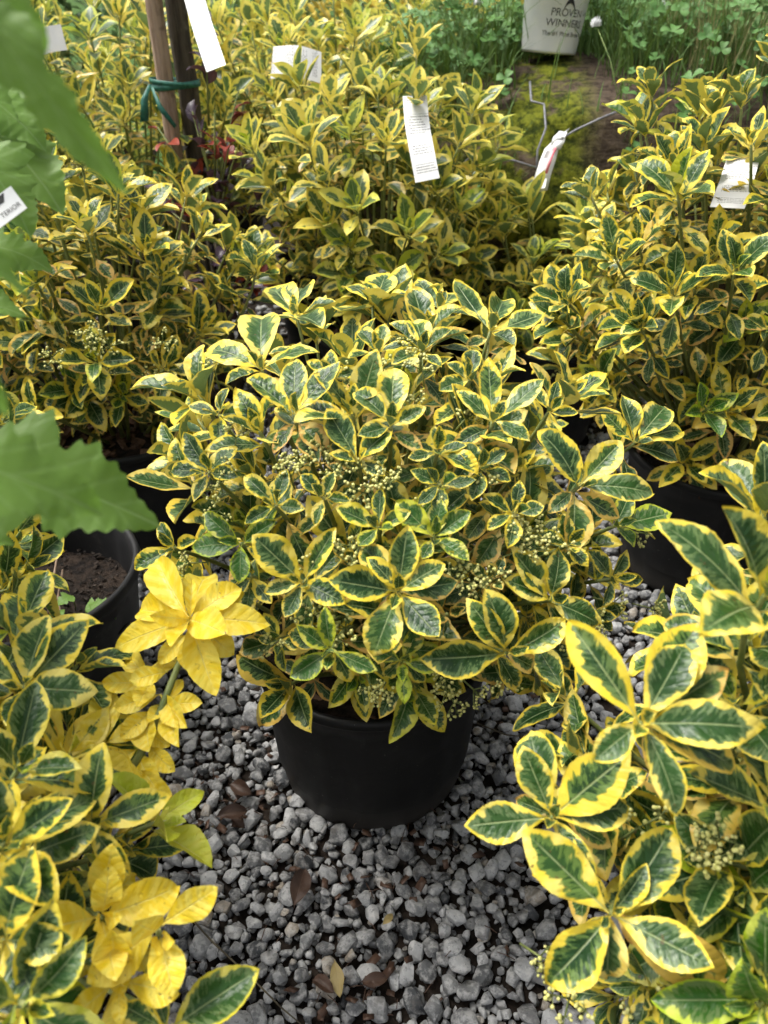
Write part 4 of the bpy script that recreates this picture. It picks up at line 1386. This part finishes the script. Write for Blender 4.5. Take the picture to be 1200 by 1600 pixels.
# ================================================================== split leaves into single objects and the joined rest
def finish_leaves():
    gx, gy = 240, 320
    cellpx = 1200 / gx
    us = np.array([.15, .3, .45, .6, .75, .9])
    Z, ID, CELL = [], [], []
    for i, lf in enumerate(LEAVES):
        dense = lf.plant.hires
        co = lf.var.co
        m = np.array(lf.mat)
        step_ = 2 if dense else 1
        pts = co[::step_] @ m[:3, :3].T + m[:3, 3] + np.array(lf.plant.o)
        q = pts - np.array(EYE)
        dp = q @ np.array(FWD)
        px = 600 + FPX * q[:, 0] / dp
        py = 800 - FPX * (q @ np.array(UPV)) / dp
        ok = (dp > .05) & (px >= 0) & (px < 1200) & (py >= 0) & (py < 1600)
        if ok.any():
            c = (py[ok] / cellpx).astype(int) * gx + (px[ok] / cellpx).astype(int)
            Z.append(dp[ok]); CELL.append(c); ID.append(np.full(len(c), i))
    Z, CELL, ID = np.concatenate(Z), np.concatenate(CELL), np.concatenate(ID)
    o = np.lexsort((Z, CELL))
    first = np.ones(len(o), dtype=bool)
    first[1:] = CELL[o][1:] != CELL[o][:-1]
    vis = np.bincount(ID[o][first], minlength=len(LEAVES))
    byp = {}
    for i, lf in enumerate(LEAVES):
        byp.setdefault(id(lf.plant), (lf.plant, []))[1].append(i)
    ns = 0
    for plant, idx in byp.values():
        idx.sort(key=lambda i: -vis[i])
        far = plant.o.y > 3.0
        cap = 300
        single = [i for i in idx[:cap] if vis[i] >= (2 if not far else 3)]
        rest = idx[len(single):]
        for i in single:
            lf = LEAVES[i]
            ob = link('leaf', lf.var.me, plant.root)
            ob.matrix_basis = lf.mat
            ob.color = (*lf.col, 1)
            ns += 1
        groups = {}
        for i in rest:
            lf = LEAVES[i]
            me = lf.var.me
            groups.setdefault((me.materials[0].name, lf.var.faces.shape[1]), []).append(lf)
        for (mn, k), ls in groups.items():
            vs_, fs, lv, uv, ed, n = [], [], [], [], [], 0
            for lf in ls:
                var = lf.var
                if var in V['hi']: var = V['lo'][hash(lf.col) % len(V['lo'])]
                m = np.array(lf.mat, dtype=np.float32)
                vs_.append(var.co @ m[:3, :3].T + m[:3, 3])
                fs.append(var.faces + n)
                lv.append(np.repeat(np.array([lf.col], dtype=np.float32), len(var.co), 0))
                uv.append(var.uv)
                ed.append(var.edge)
                n += len(var.co)
            ob = joined('foliage', np.concatenate(vs_), np.concatenate(fs), bpy.data.materials[mn], plant.root, np.concatenate(lv), np.concatenate(uv), np.concatenate(ed))
            ob['kind'] = 'stuff'
        if plant.stems.v: plant.stems.build('stem', M['stem'], plant.root)
        if plant.twigs.v: plant.twigs.build('woody_stem', M['wood'], plant.root)
        place_buds(plant)
    print('leaves', len(LEAVES), 'single', ns)


finish_leaves()
build_gravel(POTS)

# ================================================================== STAKED YOUNG TREE
def wobbly(a, b, n, amp, seed):
    a, b = Vector(a), Vector(b)
    return [a.lerp(b, i / n) + Vector((mnoise.noise(Vector((seed, i * .7, 0))), mnoise.noise(Vector((seed, 0, i * .7))), 0)) * amp for i in range(n + 1)]


tree = empty('young_tree', (-0.402, 1.80, 0))
tag(tree, 'dark slim trunk of a young tree tied to a wooden stake', 'tree')
tm = MB()
tm.tube(wobbly((0, 0, 0), (-.012, .01, 1.9), 22, .006, 3), [.024 - .0003 * i for i in range(23)], 12)
tm.build('trunk', M['trunk'], tree)
br = MB()
for (z, dx, dy, dz) in [(.98, -.25, .1, .35), (1.2, .3, .1, .4), (1.45, -.1, -.3, .35), (1.6, .2, .3, .4)]:
    br.tube([(-.012 * z / 1.9, .01 * z / 1.9, z), (dx * .5, dy * .5, z + dz * .4), (dx, dy, z + dz)], [.008, .006, .003], 7)
br.build('branch', M['trunk'], tree)
stake = empty('wooden_stake', (-0.447, 1.765, 0))
tag(stake, 'pale brown weathered wooden stake beside the dark young trunk', 'stake')
sm = MB()
sm.tube(wobbly((0.0, 0, 0), (.012, 0, 1.55), 14, .004, 8), .0165, 10)
sm.build('post', M['stake'], stake)


def ribbon(mb, pts, wdir, w, thick=0.0006):
    """a thin solid strip along pts"""
    pts = [Vector(p) for p in pts]
    n = len(pts)
    vs_ = []
    for i, p in enumerate(pts):
        wd = Vector(wdir[i] if isinstance(wdir, list) else wdir).normalized()
        ww = w[i] if hasattr(w, '__len__') else w
        t = (pts[min(i + 1, n - 1)] - pts[max(i - 1, 0)]).normalized()
        nn = t.cross(wd).normalized() * thick * .5
        for sx, sn in ((-1, -1), (1, -1), (1, 1), (-1, 1)):
            vs_.append(p + wd * ww * .5 * sx + nn * sn)
    fs = []
    for i in range(n - 1):
        a, b = i * 4, (i + 1) * 4
        for k in range(4):
            k2 = (k + 1) % 4
            fs.append((a + k, a + k2, b + k2, b + k))
    fs += [(3, 2, 1, 0), tuple((n - 1) * 4 + k for k in range(4))]
    mb.add(vs_, fs)


def loop_pts(cx, cy, rx, ry, z, tilt, n=28):
    return [Vector((cx + rx * math.cos(2 * math.pi * i / n), cy + ry * math.sin(2 * math.pi * i / n), z + tilt * math.cos(2 * math.pi * i / n))) for i in range(n + 1)]


ztie = 0.695
tie = MB()
ribbon(tie, loop_pts(-.425, 1.782, .050, .036, ztie, .004), (0, 0, 1), .012, .0012)
ribbon(tie, loop_pts(-.425, 1.782, .051, .037, ztie + .006, -.004), (0, .1, 1), .008, .0012)
tie_o = tie.build('tree_tie', M['tie'])
tag(tie_o, 'green plastic tape tying the young trunk to its stake', 'tape')
t2 = MB()
ribbon(t2, [(-.470, 1.755, ztie + .004), (-.482, 1.742, ztie - .02), (-.487, 1.735, ztie - .06)], (1, .2, .1), [.006, .014, .018], .0010)
ribbon(t2, [(-.466, 1.752, ztie - .002), (-.452, 1.738, ztie - .035), (-.425, 1.733, ztie - .070)], (.6, .2, .7), [.006, .011, .008], .0010)
t2.build('tape_end', M['tie'], tie_o)

# ================================================================== TAGS
def strip_tag(name, label, pts, wdir, w, mat='tag', cat='plant tag'):
    pts = [Vector(p) for p in pts]
    o0 = pts[0].copy()
    n = len(pts)
    # refine
    P = []
    for i in range(n - 1):
        for k in range(5):
            t = k / 5
            p0, p1, p2, p3 = pts[max(i - 1, 0)], pts[i], pts[i + 1], pts[min(i + 2, n - 1)]
            P.append(0.5 * ((2 * p1) + (p2 - p0) * t + (2 * p0 - 5 * p1 + 4 * p2 - p3) * t * t + (3 * p1 - p0 - 3 * p2 + p3) * t ** 3))
    P.append(pts[-1])
    wd = Vector(wdir).normalized()
    N = len(P)
    vs_, uvs = [], []
    for i, p in enumerate(P):
        t = (P[min(i + 1, N - 1)] - P[max(i - 1, 0)]).normalized()
        ww = (wd - t * wd.dot(t)).normalized()
        nn = t.cross(ww) * 0.0004
        for sx, sn in ((-1, -1), (1, -1), (1, 1), (-1, 1)):
            vs_.append(p + ww * w * .5 * sx + nn * sn - o0)
            uvs.append((.5 + .5 * sx, i / (N - 1)))
    fs = []
    for i in range(N - 1):
        a, b = i * 4, (i + 1) * 4
        for k in range(4):
            k2 = (k + 1) % 4
            fs.append((a + k, a + k2, b + k2, b + k))
    fs += [(3, 2, 1, 0), tuple((N - 1) * 4 + k for k in range(4))]
    mb = MB()
    mb.add(vs_, fs)
    me = mb.mesh(name, False)
    lay = me.uv_layers.new(name='UVMap')
    for lp in me.loops:
        lay.data[lp.index].uv = uvs[lp.vertex_index]
    o = link(name, me, None, M[mat])
    o.location = o0
    tag(o, label, cat, 'white plant tags')
    return o


d = 1.27
strip_tag('plant_tag', 'upright white printed tag stuck among shrub leaves above the middle of the photo', [at(648, 150, d + .03), at(652, 195, d + .01), at(660, 240, d), at(668, 282, d)], RGT, .041)
d = 1.40
strip_tag('plant_tag', 'long curved blank white tag hanging beside the young trunk', [at(285, -60, d), at(300, -15, d), at(316, 40, d - .01), at(338, 107, d - .03)], (1, .2, .35), .037, 'white')
d = 1.58
strip_tag('plant_tag', 'short wide white tag lying across shrub leaves near the top middle', [at(425, 98, d), at(465, 96, d - .01), at(502, 106, d + .01)], (0, .8, 1), .068)
d = .985
strip_tag('plant_tag', 'white printed tag half hidden inside the tall right shrub', [at(1162, 245, d + .05), at(1150, 285, d + .02), at(1136, 325, d)], (1, .1, .35), .042)
d = 1.55
strip_tag('plant_tag', 'pale tag poking from leaves behind the blurred leaf at top left', [at(45, 70, d), at(75, 62, d), at(100, 58, d)], (0, .2, 1), .045, 'white')


def text_mesh(body, size, font_bold=False, align='CENTER'):
    cu = bpy.data.curves.new('lettering', 'FONT')
    cu.body = body
    cu.size = size
    cu.align_x = align
    cu.resolution_u = 3
    cu.extrude = 0.0
    ob = bpy.data.objects.new('lettering', cu)
    COL.objects.link(ob)
    bpy.context.view_layer.update()
    dg = bpy.context.evaluated_depsgraph_get()
    me = bpy.data.meshes.new_from_object(ob.evaluated_get(dg))
    bpy.data.objects.remove(ob)
    bpy.data.curves.remove(cu)
    return me


# card tag at the left edge that reads TERIOR
def card(label):
    d = .475
    c = at(2, 328, d)
    xx = (at(60, 287, d) - at(2, 330, d)).normalized()
    yy = (at(-20, 300, d) - at(2, 330, d))
    yy = (yy - xx * yy.dot(xx)).normalized()
    zz = xx.cross(yy)
    o = empty('card_tag', c)
    tag(o, label, 'plant tag')
    m = Matrix((xx, yy, zz)).transposed().to_4x4()
    mb = MB()
    w, h, t = .027, .0170, .0005
    mb.add([(-w / 2, -h / 2, 0), (w / 2, -h / 2, 0), (w / 2, h / 2, 0), (-w / 2, h / 2, 0), (-w / 2, -h / 2, -t), (w / 2, -h / 2, -t), (w / 2, h / 2, -t), (-w / 2, h / 2, -t)],
           [(0, 1, 2, 3), (7, 6, 5, 4), (0, 4, 5, 1), (1, 5, 6, 2), (2, 6, 7, 3), (3, 7, 4, 0)])
    a = mb.build('card', M['white'], o, False)
    a.matrix_basis = m
    mb = MB()
    mb.add([(-w / 2, .003, .0003), (w / 2 - .009, .003, .0003), (w / 2 - .006, h / 2 - .001, .0003), (-w / 2, h / 2 - .001, .0003)], [(0, 1, 2, 3)])
    b = mb.build('printed_band', M['black'], o, False)
    b.matrix_basis = m
    me = text_mesh('TERIOR', .0043, align='RIGHT')
    me.materials.append(M['black'])
    l = link('lettering', me, o)
    l.matrix_basis = m @ Matrix.Translation((w / 2 - .0015, -h / 2 + .0035, .0004))


card('white card tag with black lettering poking in at the left edge')

# ================================================================== MOSSY ROOT BALL, WEEDS, WHITE POT
RB = Vector((0.52, 2.22, 0))
ball = empty('root_ball', RB)
tag(ball, 'mossy burlap root ball in a wire basket behind the shrubs at upper right', 'root ball')
bv, bf = ico(1.0, 5)


def ball_r(p):
    n = mnoise.noise(p * 2.1) * .06 + mnoise.noise(p * 6) * .045 + mnoise.noise(p * 17) * .03 + mnoise.noise(p * 40) * .012
    return 1 + n


def ball_pt(p):
    p = Vector(p)
    q = p * ball_r(p)
    z = q.z
    if z > .55: z = .55 + (z - .55) * .45
    return Vector((q.x * .60, q.y * .46, .37 + z * .46))


mb = MB()
mb.add([ball_pt(p) for p in bv], bf)
mb.build('burlap', M['rootball'], ball)


def on_ball(px, py, lift=.004):
    """point of the ball's surface seen at a photo pixel (world)"""
    dr = ray(px, py)
    t = 1.2
    for _ in range(400):
        w = EYE + dr * t
        l = w - RB
        q = Vector((l.x / .60, l.y / .46, (l.z - .37) / .46))
        zz = q.z if q.z < .55 else .55 + (q.z - .55) / .45
        q.z = zz
        if q.length < ball_r(q.normalized()) + lift / .46:
            return w
        t += .004
    return EYE + dr * 2.0


for k, path_ in enumerate([[(738, 160), (752, 138), (770, 150), (790, 128), (795, 118)], [(828, 128), (830, 158), (850, 163), (853, 200), (840, 235), (838, 270)],
                           [(868, 222), (900, 203), (945, 182), (990, 165), (1010, 150)], [(720, 260), (745, 235), (760, 250), (800, 250), (838, 262)]]):
    mb = MB()
    P = [on_ball(*p, .028) - RB for p in path_]
    mb.tube(P, .0024, 7)
    mb.build('basket_wire', M['wire'], ball)
# flagging tape knotted to the wire
tp = MB()
f0 = on_ball(866, 222, .02)
c0 = Vector((0, -.03, 0))
pts = [at(885, 208, 1.60), at(872, 216, 1.58), at(862, 232, 1.575), at(856, 250, 1.57), at(848, 275, 1.57), at(842, 300, 1.58)]
ribbon(tp, pts, [(.5, .2, .8), (.9, .3, .2), (1, .2, 0), (1, .1, .1), (1, .1, .1), (1, 0, .2)], [.022, .016, .030, .034, .034, .034], .0008)
ribbon(tp, [at(862, 222, 1.57), at(872, 212, 1.565), at(884, 214, 1.57), at(878, 226, 1.565), at(865, 228, 1.565)], (.3, .6, .8), .02, .0008)
tpo = tp.build('flagging_tape', M['white'])
tag(tpo, 'white flagging tape with pink stripe knotted on the root ball wire', 'tape')
tp = MB()
ribbon(tp, [p + Vector((.003, -.003, .0015)) for p in [at(872, 222, 1.572), at(864, 235, 1.567), at(857, 252, 1.562), at(850, 272, 1.562)]], (1, .2, 0), .006, .0008)
tp.build('pink_stripe', M['pink'], tpo)

# second weedy mound to the right, seen only through its grass
mound = empty('weedy_mound', (1.45, 2.35, 0))
tag(mound, 'soil mound under weeds and clover at the top right', 'mound')
mb = MB()
mb.add([Vector((p[0] * .55, p[1] * .45, max(-.01, .28 + p[2] * .42))) * (1 + .04 * mnoise.noise(Vector(p) * 3)) for p in bv], bf)
mb.build('soil_heap', M['rootball'], mound)


def top_z(x, y):
    l = Vector((x, y, 0)) - RB
    r2 = (l.x / .60) ** 2 + (l.y / .46) ** 2
    z1 = -1
    if r2 < 1:
        zz = math.sqrt(1 - r2)
        if zz > .55: zz = .55 + (zz - .55) * .45
        z1 = .37 + zz * .46
    l = Vector((x - 1.45, y - 2.35, 0))
    r2 = (l.x / .55) ** 2 + (l.y / .45) ** 2
    z2 = .28 + .42 * math.sqrt(1 - r2) if r2 < 1 else -1
    return max(z1, z2)


def weeds():
    rs = random.Random(91)
    def strips(n, mat, name, label, hl, hh, w, region, lean=.5, shortfront=True):
        vs_, fs, lv, uv, c = [], [], [], [], 0
        for _ in range(n):
            x, y = rs.uniform(*region[:2]), rs.uniform(*region[2:])
            z = top_z(x, y)
            if z < .42: continue
            if abs(x - .40) < .10 and y < 2.12 and rs.random() < .9: continue
            fr = 1.0
            if shortfront:
                dens = mnoise.noise(Vector((x * 5, y * 5, 1))) * .5 + .5
                fr = min(1, max(.30, (y - 1.88) / .25))
                if rs.random() > fr * (.5 + dens): continue
            h = rs.uniform(hl, hh) * (.5 + .5 * fr)
            a = rs.uniform(0, 6.28)
            ln = rs.uniform(.1, lean) * h
            wd = Vector((math.cos(a + 1.57), math.sin(a + 1.57), 0)) * w * rs.uniform(.6, 1.2)
            b = Vector((x, y, z - .01))
            sd_ = rs.random()
            for i in range(4):
                t = i / 3
                p = b + Vector((math.cos(a), math.sin(a), 0)) * ln * t * t + Vector((0, 0, h * t * (1 - .25 * t * lean)))
                k = (1 - t) ** .6 if i < 3 else .05
                vs_ += [tuple(p - wd * k), tuple(p + wd * k)]
                uv += [(t, .45), (t, .55)]
                lv += [(sd_, 0, 0)] * 2
            for i in range(3):
                fs.append((c + i * 2, c + i * 2 + 1, c + i * 2 + 3, c + i * 2 + 2))
            c += 8
        fsn = np.array(fs, dtype=np.int32)
        uvn = np.array(uv, dtype=np.float32)[fsn.ravel()]
        o = joined(name, np.array(vs_, dtype=np.float32), fsn, M[mat], None, np.array(lv, dtype=np.float32), uvn)
        tag(o, label, 'grass', None, 'stuff')
    strips(9000, 'grass', 'grass', 'green grass and weeds growing on top of the root ball', .08, .30, .0022, (-.1, 2.0, 1.80, 2.75), 1.0)
    strips(3200, 'drygrass', 'dry_grass', 'straw coloured seeding grass at the top right corner', .12, .34, .0013, (.70, 2.0, 1.95, 2.7))
    # broad blades at the top right
    strips(26, 'grass', 'broad_grass', 'few broad bright grass blades at the right photo edge', .2, .34, .006, (.95, 1.3, 2.0, 2.2), .7, False)
    # clover: three round leaflets on a stalk
    vs_, fs, lv, uv, c = [], [], [], [], 0
    st = MB()
    for _ in range(2600):
        x, y = rs.uniform(-.08, 1.95), rs.uniform(1.78, 2.7)
        z = top_z(x, y)
        if z < .40: continue
        fr = min(1, max(.34, (y - 1.86) / .2))
        if rs.random() > fr: continue
        if abs(x - .40) < .12 and y < 2.14: continue
        h = rs.uniform(.03, .16) * (.35 + .65 * fr)
        b = Vector((x, y, z))
        tp_ = b + Vector((rs.uniform(-.3, .3) * h, rs.uniform(-.4, .2) * h, h))
        st.tube([b, (b + tp_) * .5 + Vector((0, 0, .01)), tp_], .0009, 3, False)
        up = (Vector((rs.gauss(0, .35), rs.gauss(0, .35) - .3, 1))).normalized()
        ax, ay = orth(up)
        sz = rs.uniform(.012, .027)
        a0 = rs.uniform(0, 6.28)
        sd_ = rs.random()
        for k in range(3):
            t = a0 + k * 2.094
            dr = ax * math.cos(t) + ay * math.sin(t)
            sdv = up.cross(dr)
            prof = [(0, .06), (.35, .36), (.7, .50), (.95, .36), (1.0, .10)]
            for (u, w) in prof:
                p = tp_ + dr * u * sz + up * (.18 * sz * math.sin(u * 2.4))
                lift = up * (w * sz * .35)
                vs_ += [tuple(p - sdv * w * sz + lift), tuple(p), tuple(p + sdv * w * sz + lift)]
                uv += [(u, .5 - w * .5), (u, .5), (u, .5 + w * .5)]
                lv += [(sd_, 0, 0)] * 3
            for i in range(4):
                for j in range(2):
                    q = c + i * 3 + j
                    fs.append((q, q + 3, q + 4, q + 1))
            c += 15
    fsn = np.array(fs, dtype=np.int32)
    uvn = np.array(uv, dtype=np.float32)[fsn.ravel()]
    o = joined('clover', np.array(vs_, dtype=np.float32), fsn, M['clover'], None, np.array(lv, dtype=np.float32), uvn)
    tag(o, 'green three-leaved clover growing over the root ball', 'clover', None, 'stuff')
    so = st.build('clover_stalks', M['stalk'], o)
    so['kind'] = 'stuff'


weeds()

def clover_flower(px, py, d, foot, label, group=None):
    top = at(px, py, d)
    o = empty('clover_flower', foot)
    tag(o, label, 'flower', group)
    st = MB()
    st.tube([Vector((0, 0, 0)), (top - foot) * .5 + Vector((.008, 0, 0)), top - foot], .0011, 5)
    st.build('stalk', M['stalk'], o)
    fl = MB()
    rs = random.Random(px)
    for i in range(60):
        z = 1 - 1.6 * (i + .5) / 60
        r = math.sqrt(1 - z * z)
        t = i * 2.39996
        n = Vector((r * math.cos(t), r * math.sin(t), z))
        b = top - foot
        fl.tube([b, b + n * .007, b + n * .0125 + Vector((0, 0, .001 + rs.random() * .003))], [.0007, .0014, .0005], 4)
    fl.build('flower_head', M['white'], o)


clover_flower(931, 38, 1.70, on_ball(965, 150), 'white clover flower on a tall stalk right of the white pot')
clover_flower(1036, 10, 1.9, Vector((.70, 2.15, .74)), 'small white clover flower at the top edge near the right corner')
clover_flower(748, 4, 1.85, Vector((.25, 2.05, .70)), 'small white clover flower at the top edge left of the white pot')

# white pot with lettering
WP = Vector((.39, 2.12, .726))
wp = empty('white_pot', WP)
tag(wp, 'white plastic grower pot with dark lettering standing in the weeds', 'plant pot')
wp.rotation_euler = (R(-3), R(4), 0)
mb = MB()
prof = [(0, .002), (.058, .002), (.062, 0), (.064, .006), (.078, .15), (.083, .152), (.084, .168), (.080, .170), (.076, .165), (.062, .02), (0, .02)]
seg = 48
vs_, fs = [], []
for (r, z) in prof:
    for k in range(seg):
        t = 2 * math.pi * k / seg
        vs_.append((r * math.cos(t), r * math.sin(t), z))
for i in range(len(prof) - 1):
    for k in range(seg):
        k2 = (k + 1) % seg
        fs.append((i * seg + k, i * seg + k2, (i + 1) * seg + k2, (i + 1) * seg + k))
mb.add(vs_, fs)
mb.build('shell', M['white'], wp)


def wrap_text(body, size, z0, ang, sx=1.0):
    me = text_mesh(body, size)
    for v in me.vertices:
        x, y = v.co.x * sx, v.co.y
        z = z0 + y
        r = .064 + (.078 - .064) * (z - .006) / .144 + .0007
        t = -math.pi / 2 + ang + x / r
        v.co = (r * math.cos(t), r * math.sin(t), z)
    me.materials.append(M['black'])
    link('lettering', me, wp)


wrap_text('PROVEN', .021, .074, .26)
wrap_text('WINNERS', .021, .054, .24)
wrap_text('The #1 Plant Brand', .0125, .036, .22)
# a swoosh above the words
mb = MB()
vs_, fs = [], []
for i in range(13):
    a = (i / 12 - .5) * .7
    r = .064 + (.078 - .064) * (.112 - .006) / .144 + .0007
    zc = .104 - 3.2 * (i / 12 - .5) ** 2 * .03
    hw = .0045 * math.sin(math.pi * (i + .3) / 12.6) + .0006
    t = -math.pi / 2 + .26 + a * .6
    vs_ += [(r * math.cos(t), r * math.sin(t), zc - hw), ((r + .0006) * math.cos(t), (r + .0006) * math.sin(t), zc + hw)]
for i in range(12):
    fs.append((i * 2, i * 2 + 2, i * 2 + 3, i * 2 + 1))
mb.add(vs_, fs)
mb.build('printed_mark', M['black'], wp)

# ================================================================== FALLEN LEAVES AND TWIGS ON THE GRAVEL
def fallen(px, py, L, ang, mat, label, z=.024, wid=1.0, fold=.5, arch=.5, tilt=0.0, group='fallen leaves on the gravel'):
    dr = ray(px, py)
    t = (CAM_H - z) / -dr.z
    w = EYE + dr * t
    me = grid_leaf('fallen_blade', 12, C5, lambda u: leaf_width(u, .22 * wid, .5, .9), fold, arch, .04, 0, px, M[mat], .4)
    o = link('fallen_leaf', me)
    d_ = Vector((math.cos(ang), math.sin(ang), tilt)).normalized()
    o.matrix_basis = frame(d_, Vector((.1, -.2, 1)), w - d_ * L * .5, L)
    o.color = (random.random(), 0, .5, 1)
    tag(o, label, 'leaf', group)


fallen(468, 1385, .052, 1.4, 'deadleaf', 'long brown dead leaf on gravel below the pot', wid=1.0)
fallen(527, 1528, .036, -1.35, 'strawleaf', 'straw-coloured dry leaf on gravel near the bottom edge', wid=.9, fold=.2)
fallen(505, 1540, .030, 2.6, 'deadleaf', 'curled brown leaf bit beside the straw-coloured leaf', wid=1.1, fold=.9)
fallen(606, 1436, .018, .8, 'strawleaf', 'small orange-tan leaf bit on the gravel', wid=1.0)
fallen(362, 1270, .040, .3, 'deadleaf', 'shrivelled brown leaf on gravel right of the lime leaf', wid=1.0, fold=.9)
fallen(375, 1232, .034, -.4, 'deadleaf', 'crumpled rust-brown leaf near the pot foot', wid=1.2, fold=.9)
fallen(585, 1150 + 380, .03, .2, 'deadleaf', 'dark brown leaf scrap in the gravel below middle', wid=1.0, fold=.6)
tw = MB()


def gp(px, py, z=.03):
    dr = ray(px, py)
    return EYE + dr * ((CAM_H - z) / -dr.z)


tw.tube([gp(290, 1425), gp(330, 1470), gp(395, 1530), gp(440, 1575), gp(470, 1600)], [.0012, .0011, .001, .0009, .0007], 5)
tag(tw.build('twig', M['wood']), 'thin dark twig lying across the gravel at lower left', 'twig', 'twigs on the gravel')
tw = MB()
tw.tube([gp(745, 1130), gp(790, 1148), gp(835, 1152)], [.0010, .001, .0008], 5)
tag(tw.build('twig', M['wood']), 'thin twig on gravel just right of the middle pot', 'twig', 'twigs on the gravel')


def litter():
    """dark bits of dry leaf, bark and needles caught between the stones"""
    rs = random.Random(5)
    mb = MB()
    for (px, py, sp, n) in [(320, 1290, 45, 45), (360, 1240, 40, 40), (470, 1370, 60, 20), (520, 1540, 40, 30), (620, 1560, 120, 30), (700, 1330, 60, 20), (480, 1290, 120, 50), (420, 1150, 60, 25), (800, 1130, 40, 15), (560, 1450, 200, 60)]:
        for _ in range(n // 2):
            p = gp(px + rs.gauss(0, sp), py + rs.gauss(0, sp * .6), rs.uniform(.004, .018))
            if rs.random() < .5:
                s_ = rs.uniform(.002, .006)
                chip_mesh(mb, p, rs, s_ * 1.6, s_, .0006)
            else:
                a, l = rs.uniform(0, 6.28), rs.uniform(.006, .022)
                e = p + Vector((math.cos(a) * l, math.sin(a) * l, rs.uniform(-.004, .006)))
                mb.tube([p, (p + e) * .5 + Vector((0, 0, .002)), e], .0005, 4)
    o = mb.build('plant_litter', M['deadleaf'], ground)
    o['kind'] = 'stuff'


litter()
